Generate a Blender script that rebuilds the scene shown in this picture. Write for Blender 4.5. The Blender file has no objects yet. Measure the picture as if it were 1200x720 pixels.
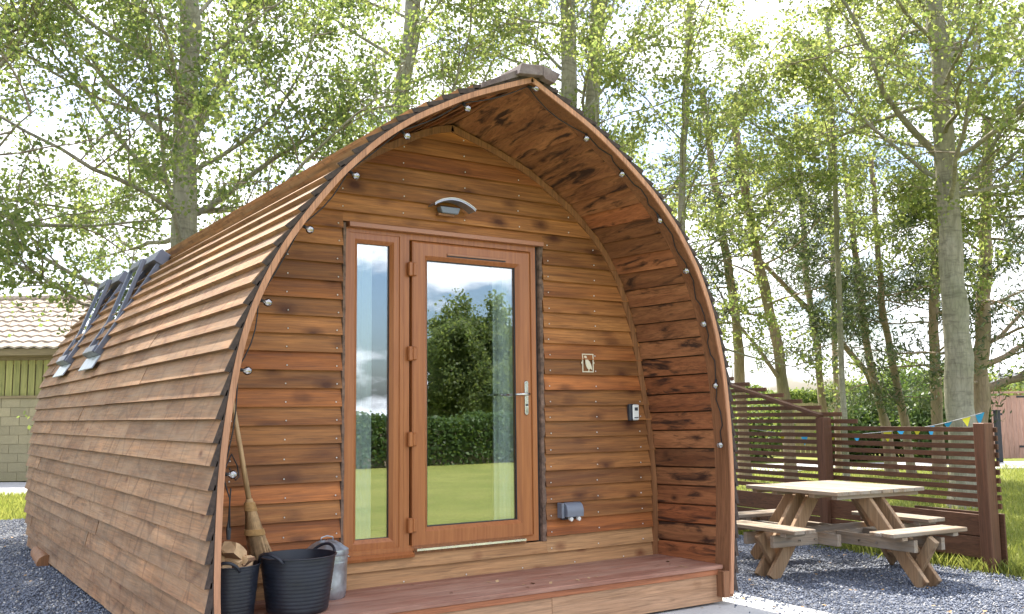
import bpy, math, random
import numpy as np
from mathutils import Vector, Matrix
S = bpy.context.scene
C = S.collection
rnd = random.Random(7)

# ---------------------------------------------------------------- camera
CAM = Vector((-3.302, -4.9215, 1.3573))
cam = bpy.data.objects.new('camera', bpy.data.cameras.new('camera'))
C.objects.link(cam)
F_ = Vector((0.54871, 0.82850, 0.11181)); R_ = Vector((0.83436, -0.55111, -0.01088)); U_ = Vector((-0.05261, -0.09926, 0.99367))
cam.matrix_world = Matrix(((R_.x, U_.x, -F_.x, CAM.x), (R_.y, U_.y, -F_.y, CAM.y), (R_.z, U_.z, -F_.z, CAM.z), (0, 0, 0, 1)))
cam.data.sensor_width = 36
cam.data.lens = 1129.84 / 1200 * 36
cam.data.clip_end = 2000
cam.data.clip_start = .05
S.camera = cam

# ---------------------------------------------------------------- light
SUN_AZ, SUN_EL = 10.0, 56.0          # azimuth to the right of +Y
w = bpy.data.worlds.new("World"); S.world = w; w.use_nodes = True
nt = w.node_tree; nt.nodes.clear()
out = nt.nodes.new('ShaderNodeOutputWorld'); bg = nt.nodes.new('ShaderNodeBackground')
sky = nt.nodes.new('ShaderNodeTexSky'); sky.sky_type = 'NISHITA'; sky.sun_disc = False
sky.sun_elevation = math.radians(SUN_EL); sky.sun_rotation = math.radians(SUN_AZ)
sky.air_density = 1.0; sky.dust_density = 3.0; sky.ozone_density = 3.5
tc = nt.nodes.new('ShaderNodeTexCoord')
mp = nt.nodes.new('ShaderNodeMapping'); mp.inputs['Scale'].default_value = (1.6, 1.6, 3.6); mp.inputs['Location'].default_value = (.42, .1, .3)
ns = nt.nodes.new('ShaderNodeTexNoise'); ns.inputs['Scale'].default_value = 2.7; ns.inputs['Detail'].default_value = 9; ns.inputs['Roughness'].default_value = .56
cr = nt.nodes.new('ShaderNodeValToRGB'); cr.color_ramp.elements[0].position = .45; cr.color_ramp.elements[1].position = .53
mx = nt.nodes.new('ShaderNodeMixRGB'); mx.inputs[2].default_value = (8.2, 8.4, 8.9, 1)
L = nt.links.new
L(tc.outputs['Generated'], mp.inputs[0]); L(mp.outputs[0], ns.inputs[0]); L(ns.outputs[0], cr.inputs[0])
L(cr.outputs[0], mx.inputs[0]); L(sky.outputs[0], mx.inputs[1]); L(mx.outputs[0], bg.inputs[0]); L(bg.outputs[0], out.inputs[0])
bg.inputs[1].default_value = .135
sun = bpy.data.objects.new('sun', bpy.data.lights.new('sun', 'SUN')); C.objects.link(sun)
sun.data.energy = 4.9; sun.data.angle = math.radians(.5); sun.data.color = (1, .93, .82)
_a, _e = math.radians(SUN_AZ), math.radians(SUN_EL)
SD = Vector((math.sin(_a) * math.cos(_e), math.cos(_a) * math.cos(_e), math.sin(_e)))
sun.rotation_euler = (-SD).to_track_quat('-Z', 'Y').to_euler()
S.view_settings.view_transform = 'Standard'; S.view_settings.look = 'None'
S.view_settings.exposure = 1.36; S.view_settings.gamma = 1
S.cycles.use_denoising = True
S.cycles.max_bounces = 7; S.cycles.diffuse_bounces = 4; S.cycles.glossy_bounces = 3
S.cycles.transmission_bounces = 4; S.cycles.transparent_max_bounces = 6

# ---------------------------------------------------------------- helpers
def tag(o, label=None, cat=None, group=None, kind=None):
    if label: o['label'] = label
    if cat: o['category'] = cat
    if group: o['group'] = group
    if kind: o['kind'] = kind
    return o
def thing(name, label, cat, loc=(0, 0, 0), group=None, rz=0):
    o = bpy.data.objects.new(name, None); C.objects.link(o); o.location = loc; o.rotation_euler.z = rz
    o.empty_display_size = .1
    return tag(o, label, cat, group)
class MB:
    def __init__(s): s.v = []; s.f = []
    def add(s, vs, fs):
        n = len(s.v); s.v += [tuple(p) for p in vs]; s.f += [tuple(i + n for i in f) for f in fs]; return s
    def hexa(s, p):      # 8 points: bottom 4 ccw, top 4 ccw
        return s.add(p, [(0, 3, 2, 1), (4, 5, 6, 7), (0, 1, 5, 4), (1, 2, 6, 5), (2, 3, 7, 6), (3, 0, 4, 7)])
    def box(s, x0, x1, y0, y1, z0, z1):
        return s.hexa([(x0, y0, z0), (x1, y0, z0), (x1, y1, z0), (x0, y1, z0), (x0, y0, z1), (x1, y0, z1), (x1, y1, z1), (x0, y1, z1)])
    def beam(s, p, q, wd, ht, side=None):    # bar from p to q, width along side, height perpendicular
        p, q = Vector(p), Vector(q); d = (q - p).normalized()
        sd = Vector(side) if side is not None else (Vector((0, 0, 1)).cross(d) if abs(d.z) < .95 else Vector((1, 0, 0)))
        sd = (sd - d * sd.dot(d)).normalized(); up = d.cross(sd)
        a, b = sd * wd / 2, up * ht / 2
        return s.hexa([p - a - b, p + a - b, q + a - b, q - a - b, p - a + b, p + a + b, q + a + b, q - a + b])
    def tube(s, pts, rad, n=8, cap=True):
        pts = [Vector(p) for p in pts]
        if not hasattr(rad, '__len__'): rad = [rad] * len(pts)
        base = len(s.v); up = None
        for i, p in enumerate(pts):
            d = (pts[min(i + 1, len(pts) - 1)] - pts[max(i - 1, 0)]).normalized()
            if up is None: up = d.orthogonal().normalized()
            up = (up - d * up.dot(d)).normalized(); sd = d.cross(up)
            for k in range(n):
                a = 2 * math.pi * k / n; s.v.append(tuple(p + (up * math.cos(a) + sd * math.sin(a)) * rad[i]))
        for i in range(len(pts) - 1):
            for k in range(n):
                a, b = base + i * n + k, base + i * n + (k + 1) % n
                s.f.append((a, b, b + n, a + n))
        if cap:
            s.f.append(tuple(base + k for k in reversed(range(n)))); e = base + (len(pts) - 1) * n
            s.f.append(tuple(e + k for k in range(n)))
        return s
    def lathe(s, prof, c, n=24, sx=1, sy=1):
        base = len(s.v)
        for r, z in prof:
            for k in range(n):
                a = 2 * math.pi * k / n; s.v.append((c[0] + r * math.cos(a) * sx, c[1] + r * math.sin(a) * sy, c[2] + z))
        for i in range(len(prof) - 1):
            for k in range(n):
                a, b = base + i * n + k, base + i * n + (k + 1) % n
                s.f.append((a, b, b + n, a + n))
        return s
    def prism(s, poly, vec):
        n = len(poly); vec = Vector(vec); b = [Vector(p) for p in poly]
        return s.add(b + [p + vec for p in b], [tuple(reversed(range(n))), tuple(range(n, 2 * n))] + [(i, (i + 1) % n, (i + 1) % n + n, i + n) for i in range(n)])
    def obj(s, name, mat, parent=None, smooth=False, bevel=0, label=None):
        me = bpy.data.meshes.new(name); me.from_pydata(s.v, [], s.f); me.update()
        import bmesh
        bm = bmesh.new(); bm.from_mesh(me); bmesh.ops.recalc_face_normals(bm, faces=bm.faces)
        if bevel: bmesh.ops.bevel(bm, geom=list(bm.edges), offset=bevel, segments=1, affect='EDGES', clamp_overlap=True)
        bm.to_mesh(me); bm.free()
        if smooth:
            me.polygons.foreach_set('use_smooth', [True] * len(me.polygons))
            if smooth != 'all': me.set_sharp_from_angle(angle=math.radians(38))
        me.materials.append(mat)
        o = bpy.data.objects.new(name, me); C.objects.link(o)
        if parent is not None: o.parent = parent
        if label: o['label'] = label
        return o
def fastmesh(name, V, Fq, mat, parent=None, smooth=False):
    V = np.asarray(V, np.float32).reshape(-1, 3); Fq = np.asarray(Fq, np.int32); k = Fq.shape[1]
    me = bpy.data.meshes.new(name); me.vertices.add(len(V)); me.vertices.foreach_set('co', V.ravel())
    me.loops.add(Fq.size); me.loops.foreach_set('vertex_index', Fq.ravel())
    me.polygons.add(len(Fq)); me.polygons.foreach_set('loop_start', np.arange(0, Fq.size, k, dtype=np.int32))
    if smooth: me.polygons.foreach_set('use_smooth', np.ones(len(Fq), bool))
    me.update(calc_edges=True); me.materials.append(mat)
    o = bpy.data.objects.new(name, me); C.objects.link(o)
    if parent is not None: o.parent = parent
    return o
def copy_tree(o, parent=None):
    c = o.copy(); C.objects.link(c); c.parent = parent
    for ch in o.children: copy_tree(ch, c)
    return c

# ---------------------------------------------------------------- materials
class NT:
    def __init__(s, name):
        s.m = bpy.data.materials.new(name); s.m.use_nodes = True; s.t = s.m.node_tree; s.t.nodes.clear()
        s.out = s.n('ShaderNodeOutputMaterial')
    def n(s, t, **kw):
        x = s.t.nodes.new(t)
        for k, v in kw.items():
            if k.startswith('_'): setattr(x, k[1:], v)
            else: x.inputs[k.replace('__', ' ')].default_value = v
        return x
    def l(s, a, b): s.t.links.new(a, b)
    def ramp(s, fac, stops):
        r = s.n('ShaderNodeValToRGB'); e = r.color_ramp.elements
        while len(e) < len(stops): e.new(.5)
        for i, (p, c) in enumerate(stops):
            e[i].position = p; e[i].color = (c, c, c, 1) if not hasattr(c, '__len__') else (*c, 1)
        s.l(fac, r.inputs[0]); return r.outputs[0]
    def noise(s, vec, scale, detail=4, rough=.55, dist=0):
        x = s.n('ShaderNodeTexNoise', Scale=scale, Detail=detail, Roughness=rough, Distortion=dist); s.l(vec, x.inputs['Vector']); return x.outputs[0]
    def map(s, vec, scale=(1, 1, 1), loc=(0, 0, 0)):
        x = s.n('ShaderNodeMapping'); x.inputs['Scale'].default_value = scale; x.inputs['Location'].default_value = loc
        s.l(vec, x.inputs[0]); return x.outputs[0]
    def mix(s, fac, a, b, mode='MIX'):
        x = s.n('ShaderNodeMixRGB', _blend_type=mode)
        for i, v in ((0, fac), (1, a), (2, b)):
            if hasattr(v, 'is_linked') or hasattr(v, 'links'): s.l(v, x.inputs[i])
            elif hasattr(v, '__len__'): x.inputs[i].default_value = (*v[:3], 1)
            else: x.inputs[i].default_value = v if i == 0 else (v, v, v, 1)
        return x.outputs[0]
    def math(s, op, a, b=0):
        x = s.n('ShaderNodeMath', _operation=op)
        for i, v in ((0, a), (1, b)):
            if hasattr(v, 'links'): s.l(v, x.inputs[i])
            else: x.inputs[i].default_value = v
        return x.outputs[0]
    def obj_co(s, jitter=True):
        t = s.n('ShaderNodeTexCoord').outputs['Object']
        if not jitter: return t
        oi = s.n('ShaderNodeObjectInfo'); cx = s.n('ShaderNodeCombineXYZ')
        a = s.math('MULTIPLY', oi.outputs['Random'], 61.7); b = s.math('MULTIPLY', oi.outputs['Random'], 237.3)
        s.l(a, cx.inputs[0]); s.l(b, cx.inputs[1]); s.l(a, cx.inputs[2])
        ad = s.n('ShaderNodeVectorMath', _operation='ADD'); s.l(t, ad.inputs[0]); s.l(cx.outputs[0], ad.inputs[1]); return ad.outputs[0]
    def rand(s): return s.n('ShaderNodeObjectInfo').outputs['Random']
    def bsdf(s, col, rough=.7, bump=None, bstr=.3, bdist=.01, spec=.4, metal=0, **kw):
        p = s.n('ShaderNodeBsdfPrincipled', Metallic=metal); p.inputs['Specular IOR Level'].default_value = spec
        for k, v in kw.items(): p.inputs[k.replace('__', ' ')].default_value = v
        if hasattr(col, 'links'): s.l(col, p.inputs['Base Color'])
        else: p.inputs['Base Color'].default_value = (*col, 1)
        if hasattr(rough, 'links'): s.l(rough, p.inputs['Roughness'])
        else: p.inputs['Roughness'].default_value = rough
        if bump is not None:
            b = s.n('ShaderNodeBump', Strength=bstr, Distance=bdist); s.l(bump, b.inputs['Height']); s.l(b.outputs[0], p.inputs['Normal'])
        s.l(p.outputs[0], s.out.inputs[0]); return p

def wood(name, ca, cb, axis='x', knots=.06, kcol=(.05, .018, .008), patch=0, pcol=(.025, .012, .009), rough=.62, var=.35, hue=None, seams=0, grain=1., weather=0, wcol=(.3, .27, .23)):
    """long-grained timber; axis = direction of the grain in object space"""
    t = NT(name); co = t.obj_co()
    def sc(al, ac): return (al, ac, ac) if axis == 'x' else (ac, al, ac) if axis == 'y' else (ac, ac, al)
    big = t.noise(t.map(co, sc(.7, 7)), 1, 5, .6, 1.2)
    fine = t.noise(t.map(co, sc(3.5, 95)), 1, 4, .65, .4)
    rings = t.noise(t.map(co, sc(1.1, 26)), 1, 6, .7, 2.5)
    col = t.mix(t.ramp(big, [(.3, 0), (.7, 1)]), ca, cb)
    col = t.mix(1, col, t.ramp(rings, [(.32, .62), (.5, 1.0), (.68, 1.22)]), 'MULTIPLY')
    col = t.mix(min(1, .75 * grain), col, t.ramp(fine, [(.25, .62), (.6, 1.06), (.8, 1.18)]), 'MULTIPLY')
    if hue is not None:      # some boards redder, some yellower
        h = t.noise(t.map(co, sc(.3, 1)), 1, 2)
        col = t.mix(t.ramp(t.rand(), [(.55, 0), (.95, .55)]), col, t.mix(1, col, hue, 'MULTIPLY'))
    r2 = t.math('FRACT', t.math('MULTIPLY', t.rand(), 17.31))
    col = t.mix(1, col, t.ramp(r2, [(0, 1 - var), (1, 1 + var * .6)]), 'MULTIPLY')
    if seams:                # cross-grain banding of split, knotty boards
        sb = t.noise(t.map(co, sc(seams, 2.2)), 1, 3, .6, .8)
        col = t.mix(.8, col, t.ramp(sb, [(.3, (.62, .58, .55)), (.45, (1, .97, .95)), (.52, (.86, .82, .8)), (.66, (1.18, 1.08, 1.0))]), 'MULTIPLY')
        sv = t.n('ShaderNodeTexVoronoi', _feature='DISTANCE_TO_EDGE', Scale=1); t.l(t.map(co, sc(seams * .75, 1.3)), sv.inputs['Vector'])
        col = t.mix(t.ramp(sv.outputs['Distance'], [(0, .55), (.035, 0)]), col, (.09, .04, .02))
    if weather:
        wn = t.noise(t.map(co, sc(1.2, 5)), 1.3, 5, .65)
        col = t.mix(t.ramp(wn, [(.42, 0), (.68, weather)]), col, wcol)
    if patch:
        pn = t.noise(t.map(co, sc(1.9, 13)), 1.1, 6, .62, .7)
        col = t.mix(t.ramp(pn, [(.5 + .1 * (1 - patch), 0), (.62 + .1 * (1 - patch), .93)]), col, pcol)
    if knots:
        kv = t.n('ShaderNodeTexVoronoi', Scale=1, Randomness=1.)
        kd = t.n('ShaderNodeVectorMath', _operation='ADD'); nz = t.n('ShaderNodeTexNoise', Scale=14., Detail=3.); t.l(co, nz.inputs['Vector'])
        sc3 = t.n('ShaderNodeVectorMath', _operation='SCALE', Scale=.03); t.l(nz.outputs['Color'], sc3.inputs[0])
        t.l(co, kd.inputs[0]); t.l(sc3.outputs[0], kd.inputs[1])
        t.l(t.map(kd.outputs[0], sc(3.0, 5.0)), kv.inputs['Vector'])
        d = kv.outputs['Distance']
        col = t.mix(t.ramp(d, [(knots * .8, .9), (knots * 1.5, .55), (knots * 3.2, 0)]), col, kcol)
    t.bsdf(col, t.ramp(fine, [(.3, rough - .12), (.7, min(1, rough + .12))]), t.mix(.5, fine, rings), .35, .004, .35)
    return t.m
def flat(name, col, rough=.5, metal=0, noise=.15, scale=20, bump=0, spec=.5):
    t = NT(name); co = t.obj_co()
    n_ = t.noise(co, scale, 5, .6)
    c = t.mix(1, col, t.ramp(n_, [(.3, 1 - noise), (.7, 1 + noise)]), 'MULTIPLY')
    t.bsdf(c, t.ramp(n_, [(.3, max(rough - .08, .02)), (.7, min(rough + .1, 1))]), n_ if bump else None, bump, .003, spec, metal)
    return t.m

M = {}
M['clad'] = wood('clad_wood', (.47, .205, .065), (.20, .068, .02), 'x', .095, (.06, .016, .006), hue=(1.12, .74, .58), var=.32, grain=1.25, weather=.25, wcol=(.16, .075, .035))
M['cladbase'] = wood('pale_clad_wood', (.5, .28, .13), (.38, .19, .08), 'x', .07, (.16, .05, .02), var=.12)
M['roof'] = wood('weathered_roof_wood', (.39, .225, .12), (.23, .115, .055), 'y', .05, (.14, .05, .025), var=.24, seams=3.6, weather=.35, wcol=(.40, .285, .185), rough=.72)
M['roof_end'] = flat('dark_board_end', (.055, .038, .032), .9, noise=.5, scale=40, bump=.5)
M['soffit'] = wood('soffit_wood', (.40, .175, .075), (.20, .075, .032), 'y', .05, (.03, .01, .006), patch=.8, hue=(1.12, .75, .6), var=.3)
M['arch'] = wood('arch_beam_wood', (.27, .125, .06), (.20, .085, .04), 'z', 0, var=.1)
M['arch_edge'] = wood('arch_edge_wood', (.52, .27, .16), (.42, .2, .11), 'z', 0, var=.1)
M['rib'] = wood('rib_wood', (.30, .14, .06), (.2, .085, .035), 'z', 0, var=.1)
M['deck'] = wood('red_stained_deck_wood', (.38, .18, .125), (.27, .12, .082), 'x', 0, var=.12, weather=.6, wcol=(.46, .30, .225), rough=.6)
M['nosing'] = wood('deck_nosing_wood', (.42, .16, .075), (.3, .1, .045), 'x', 0, var=.1)
M['fascia'] = wood('pale_fascia_wood', (.50, .30, .18), (.40, .22, .12), 'x', .06, (.2, .08, .03), var=.08)
M['dark'] = flat('dark_bark', (.05, .032, .026), .85, noise=.4, bump=.6)
M['bark_edge'] = flat('bark_edge_board', (.15, .095, .07), .85, noise=.6, scale=30, bump=.6)
M['ridge'] = wood('weathered_ridge_wood', (.17, .12, .11), (.11, .075, .07), 'y', 0, var=.1, weather=.5, wcol=(.3, .26, .25))
def upvc():
    t = NT('golden_oak_frame'); co = t.obj_co(False)
    g = t.noise(t.map(co, (60, 60, 2.2)), 1, 5, .6, .6)
    c = t.mix(t.ramp(g, [(.3, 0), (.7, 1)]), (.28, .092, .030), (.40, .15, .05))
    t.bsdf(c, .33, g, .08, .002, .5); return t.m
M['upvc'] = upvc()
M['upvc_light'] = flat('head_trim_plastic', (.40, .18, .10), .4, noise=.08)
M['chrome'] = flat('brushed_steel', (.62, .62, .60), .22, 1, .06)
M['white'] = flat('white_plastic', (.72, .73, .72), .35, noise=.04)
M['cream'] = flat('cream_painted_metal', (.68, .62, .48), .5, noise=.06)
M['black'] = flat('black_rubber', (.018, .019, .024), .5, noise=.3, bump=.2)
M['tub'] = flat('dark_tub_plastic', (.013, .016, .026), .42, noise=.35, scale=9, bump=.15)
M['grey'] = flat('grey_plastic', (.17, .19, .24), .38, noise=.06)
M['dkgrey'] = flat('dark_grey_plastic', (.04, .045, .06), .35, noise=.06)
M['alu'] = flat('blue_grey_aluminium', (.15, .16, .20), .38, .45, .1)
M['zinc'] = flat('galvanised_steel', (.42, .47, .53), .36, .8, .3, 16)
M['lamp'] = flat('satin_lamp_metal', (.32, .33, .38), .35, .7, .06)
M['curtain'] = flat('pale_curtain_cloth', (.84, .88, .88), .9, noise=.04)
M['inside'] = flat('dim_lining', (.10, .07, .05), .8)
M['cushion'] = flat('cushion_cloth', (.55, .56, .6), .9, noise=.3, scale=14)
M['bristle'] = flat('straw_bristles', (.42, .27, .14), .9, noise=.3, scale=30)
M['cord'] = flat('twine', (.42, .25, .10), .9, noise=.2, scale=60)
M['handle'] = wood('broom_handle_wood', (.58, .40, .22), (.48, .31, .16), 'z', 0, var=.05)
M['log'] = flat('split_log_wood', (.56, .37, .21), .85, noise=.25, scale=12, bump=.3)
M['logbark'] = flat('log_bark', (.22, .12, .07), .9, noise=.4, scale=14, bump=.5)
M['table'] = wood('weathered_table_wood', (.36, .28, .20), (.27, .19, .125), 'y', .045, (.16, .09, .05), var=.15, weather=.95, wcol=(.30, .28, .25))
M['tableleg'] = wood('table_frame_wood', (.42, .27, .155), (.32, .19, .10), 'z', .05, (.16, .08, .04), var=.15, weather=.25, wcol=(.32, .28, .2))
M['tablex'] = wood('table_cross_wood', (.36, .27, .19), (.27, .19, .125), 'x', .045, (.16, .09, .05), var=.15, weather=.7, wcol=(.34, .315, .28))
M['fence'] = wood('dark_brown_fence_wood', (.155, .072, .038), (.10, .045, .024), 'y', 0, var=.2)
M['fencepost'] = wood('dark_brown_post_wood', (.165, .076, .042), (.115, .052, .029), 'z', 0, var=.12)
M['shed'] = wood('pink_brown_cladding', (.50, .30, .235), (.40, .235, .18), 'z', 0, var=.12)
M['oldfence'] = wood('far_fence_wood', (.42, .36, .16), (.3, .25, .11), 'z', 0, var=.2)
M['slat'] = wood('green_stained_slat', (.36, .34, .12), (.24, .24, .08), 'z', 0, var=.2)
M['timber'] = wood('barn_timber', (.28, .22, .12), (.2, .15, .08), 'x', 0, var=.2)

def glass(name, refl=.23, tint=(.90, .94, .94)):
    t = NT(name)
    g = t.n('ShaderNodeBsdfGlossy', Roughness=.004, Color=(.95, .97, 1, 1)); tr = t.n('ShaderNodeBsdfTransparent', Color=(*tint, 1))
    m = t.n('ShaderNodeMixShader', Fac=refl)
    nz = t.noise(t.n('ShaderNodeTexCoord').outputs['Object'], 1.1, 1); b = t.n('ShaderNodeBump', Strength=.05, Distance=.004); t.l(nz, b.inputs['Height']); t.l(b.outputs[0], g.inputs['Normal'])
    fr = t.n('ShaderNodeFresnel', IOR=1.5); t.l(b.outputs[0], fr.inputs['Normal'])
    t.l(t.math('ADD', t.math('MULTIPLY', fr.outputs[0], 1.0), refl), m.inputs[0])
    t.l(tr.outputs[0], m.inputs[1]); t.l(g.outputs[0], m.inputs[2]); t.l(m.outputs[0], t.out.inputs[0]); return t.m
M['glass'] = glass('window_glass')
M['bulbglass'] = glass('clear_bulb_glass', .22, (.9, .9, .9))

def leafmat(name, ca, cb, tca, tcb, tr=.52):
    t = NT(name)
    g = t.n('ShaderNodeNewGeometry'); ri = g.outputs['Random Per Island']
    c1 = t.mix(ri, ca, cb); 
    c2 = t.mix(t.ramp(ri, [(0, 0), (.93, .8), (.96, 1)]), tca, tcb)
    d = t.n('ShaderNodeBsdfPrincipled', Roughness=.5); d.inputs['Specular IOR Level'].default_value = .35; t.l(c1, d.inputs['Base Color'])
    tl = t.n('ShaderNodeBsdfTranslucent'); t.l(c2, tl.inputs[0]); m = t.n('ShaderNodeMixShader', Fac=tr)
    t.l(d.outputs[0], m.inputs[1]); t.l(tl.outputs[0], m.inputs[2]); t.l(m.outputs[0], t.out.inputs[0]); return t.m
M['leaf'] = leafmat('poplar_leaf', (.06, .085, .035), (.115, .145, .06), (.19, .29, .075), (.46, .52, .13))
M['leaf2'] = leafmat('birch_leaf', (.08, .105, .04), (.15, .175, .07), (.29, .40, .10), (.60, .64, .18))
M['needle'] = leafmat('pine_needle', (.045, .07, .035), (.08, .105, .05), (.10, .15, .05), (.2, .25, .07), .3)
M['bush'] = leafmat('dark_bush_leaf', (.03, .06, .018), (.07, .12, .03), (.09, .16, .03), (.25, .34, .06), .35)
M['hedge'] = leafmat('field_hedge_leaf', (.09, .13, .035), (.13, .18, .05), (.25, .34, .07), (.36, .42, .09), .4)
M['blade'] = leafmat('grass_blade', (.10, .135, .03), (.17, .20, .05), (.34, .40, .07), (.52, .52, .13), .45)

def barkmat(name, ca, cb, pale=0):
    t = NT(name); co = t.obj_co()
    n1 = t.noise(t.map(co, (9, 9, 2)), 1, 6, .7, .6); n2 = t.noise(co, 1.3, 4)
    c = t.mix(t.ramp(n1, [(.3, 0), (.7, 1)]), ca, cb)
    c = t.mix(t.ramp(n2, [(.4, 0), (.7, .5)]), c, (.13, .16, .07))
    if pale:
        n3 = t.noise(t.map(co, (3, 3, 14)), 1, 4, .7, .8); c = t.mix(t.ramp(n3, [(.5, 0), (.64, pale)]), c, (.07, .06, .05))
        n4 = t.noise(co, .8, 4, .6); c = t.mix(t.ramp(n4, [(.48, 0), (.62, pale * .8)]), c, (.42, .41, .36))
    vo = t.n('ShaderNodeTexVoronoi', _feature='DISTANCE_TO_EDGE', Scale=1); t.l(t.map(co, (16, 16, 4)), vo.inputs['Vector']); c = t.mix(t.ramp(vo.outputs['Distance'], [(0, .22), (.16, 0)]), c, (.07, .06, .045))
    t.bsdf(c, .85, n1, .9, .04, .2); return t.m
M['poplar_bark'] = barkmat('poplar_bark', (.32, .30, .24), (.50, .47, .39), .45)
M['birch_bark'] = barkmat('birch_bark', (.24, .22, .17), (.42, .39, .31), .45)
M['old_bark'] = barkmat('old_bark', (.16, .145, .115), (.30, .28, .225))
M['pine_bark'] = barkmat('pine_bark', (.28, .205, .15), (.44, .34, .26))
M['twig'] = flat('twig_bark', (.24, .20, .15), .9, noise=.25)

def groundmats():
    t = NT('lawn_grass_base'); co = t.obj_co(False)
    a = t.noise(co, .6, 6, .6); b = t.noise(t.map(co, (30, 30, 30)), 1, 5, .7); c3 = t.noise(t.map(co, (5, 5, 5)), 1, 4)
    c = t.mix(t.ramp(a, [(.35, 0), (.65, 1)]), (.17, .20, .05), (.25, .26, .075))
    c = t.mix(.8, c, t.ramp(b, [(.3, .5), (.7, 1.3)]), 'MULTIPLY'); c = t.mix(t.ramp(c3, [(.55, 0), (.75, .5)]), c, (.24, .22, .09))
    t.bsdf(c, .9, b, .6, .03, .1); M['lawn'] = t.m
    t = NT('slate_gravel_base'); co = t.obj_co(False)
    v = t.n('ShaderNodeTexVoronoi', Scale=70.); t.l(co, v.inputs['Vector'])
    sep = t.n('ShaderNodeSeparateColor'); t.l(v.outputs['Color'], sep.inputs[0])
    c = t.mix(sep.outputs[0], (.11, .125, .165), (.24, .26, .31)); c = t.mix(t.ramp(sep.outputs[1], [(.93, 0), (.96, 1)]), c, (.5, .48, .45))
    c = t.mix(1, c, t.ramp(v.outputs['Distance'], [(0, 1.1), (.7, .35)]), 'MULTIPLY')
    t.bsdf(c, .75, t.ramp(v.outputs['Distance'], [(0, 1), (.6, 0)]), .9, .012, .3); M['gravel'] = t.m
    t = NT('slate_chip'); g = t.n('ShaderNodeNewGeometry'); ri = g.outputs['Random Per Island']
    c = t.ramp(ri, [(0, (.085, .10, .14)), (.5, (.15, .17, .22)), (.9, (.22, .24, .29)), (.96, (.36, .36, .36)), (1, (.55, .53, .5))])
    t.bsdf(c, .65, None, spec=.35); M['chip'] = t.m
    t = NT('concrete_slab'); co = t.obj_co(False)
    n1 = t.noise(co, 2.2, 6, .6); n2 = t.noise(co, 60, 4, .7)
    c = t.mix(t.ramp(n1, [(.35, 0), (.65, 1)]), (.42, .42, .42), (.55, .54, .52)); c = t.mix(.5, c, t.ramp(n2, [(.3, .75), (.7, 1.15)]), 'MULTIPLY')
    t.bsdf(c, .85, n2, .3, .004, .2); M['slab'] = t.m
    t = NT('track_surface'); co = t.obj_co(False); n1 = t.noise(co, 3, 6, .6)
    t.bsdf(t.mix(n1, (.3, .3, .32), (.5, .49, .5)), .9, n1, .3, .01, .1); M['track'] = t.m
    t = NT('block_wall'); co = t.obj_co(); n1 = t.noise(co, 1.1, 6, .65); n2 = t.noise(co, 35, 4, .7)
    c = t.mix(t.ramp(n1, [(.35, 0), (.7, 1)]), (.36, .31, .20), (.27, .24, .16)); c = t.mix(.5, c, t.ramp(n2, [(.3, .75), (.7, 1.15)]), 'MULTIPLY')
    c = t.mix(1, c, t.ramp(t.rand(), [(0, .92), (1, 1.06)]), 'MULTIPLY')
    t.bsdf(c, .95, n2, .5, .01, .1); M['block'] = t.m
    t = NT('roof_sheet'); co = t.obj_co(); n1 = t.noise(co, 1.4, 6, .65); n2 = t.noise(co, 9, 5, .7)
    c = t.mix(t.ramp(n1, [(.35, 0), (.7, 1)]), (.44, .37, .31), (.34, .28, .23)); c = t.mix(.8, c, t.ramp(n2, [(.35, .6), (.65, 1.2)]), 'MULTIPLY')
    t.bsdf(c, .95, n2, .4, .02, .1); M['tile'] = t.m
groundmats()
M['brick'] = flat('red_brick', (.32, .12, .08), .9, noise=.3, scale=6)
M['slate'] = flat('slate_roof', (.19, .19, .21), .7, noise=.2, scale=5)
M['yellow'] = flat('yellow_flag', (.75, .72, .05), .8, noise=.05)
M['blue'] = flat('blue_flag', (.05, .42, .72), .8, noise=.05)
M['string'] = flat('white_string', (.6, .6, .6), .8)

# ---------------------------------------------------------------- pod profiles (x,z), measured at the front arch and at the recessed wall
YW, DZ, LEN = .753, .300, 6.75      # wall plane, deck height, pod length
def smooth(P, it=2):
    P = np.array(P, float)
    for _ in range(it):
        Q = P.copy(); Q[1:-1] = .25 * P[:-2] + .5 * P[1:-1] + .25 * P[2:]; P = Q
    return P
def resample(P, n):
    P = np.array(P, float); s = np.r_[0, np.cumsum(np.hypot(*np.diff(P, axis=0).T))]; t = np.linspace(0, s[-1], n)
    return np.c_[np.interp(t, s, P[:, 0]), np.interp(t, s, P[:, 1])]
LO = smooth(resample([(-1.80, .04), (-1.833, .414), (-1.835, .689), (-1.827, 1.054), (-1.808, 1.275), (-1.776, 1.512), (-1.728, 1.777), (-1.655, 1.996), (-1.531, 2.255), (-1.385, 2.47), (-1.19, 2.72), (-.954, 2.953), (-.72, 3.124), (-.358, 3.322), (-.063, 3.442), (.135, 3.518)], 90), 6)
RO = smooth(resample([(1.785, .104), (1.797, .272), (1.822, .6), (1.833, .908), (1.824, 1.275), (1.788, 1.648), (1.735, 1.9), (1.672, 2.12), (1.559, 2.383), (1.378, 2.656), (1.159, 2.89), (.91, 3.086), (.637, 3.27), (.135, 3.518)], 90), 6)
WR = smooth(resample([(1.739, .28), (1.75, .56), (1.752, .814), (1.735, 1.07), (1.701, 1.337), (1.633, 1.708), (1.561, 2.042), (1.443, 2.38), (1.29, 2.62), (1.027, 2.872), (.626, 3.128), (.3, 3.26), (-.041, 3.365)], 90), 6)
WL = None
def normals(P, out):
    d = np.gradient(P, axis=0); n = np.c_[d[:, 1], -d[:, 0]]; n /= np.hypot(*n.T)[:, None]
    if np.sign(n[0, 0]) != out: n = -n
    return n
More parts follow.
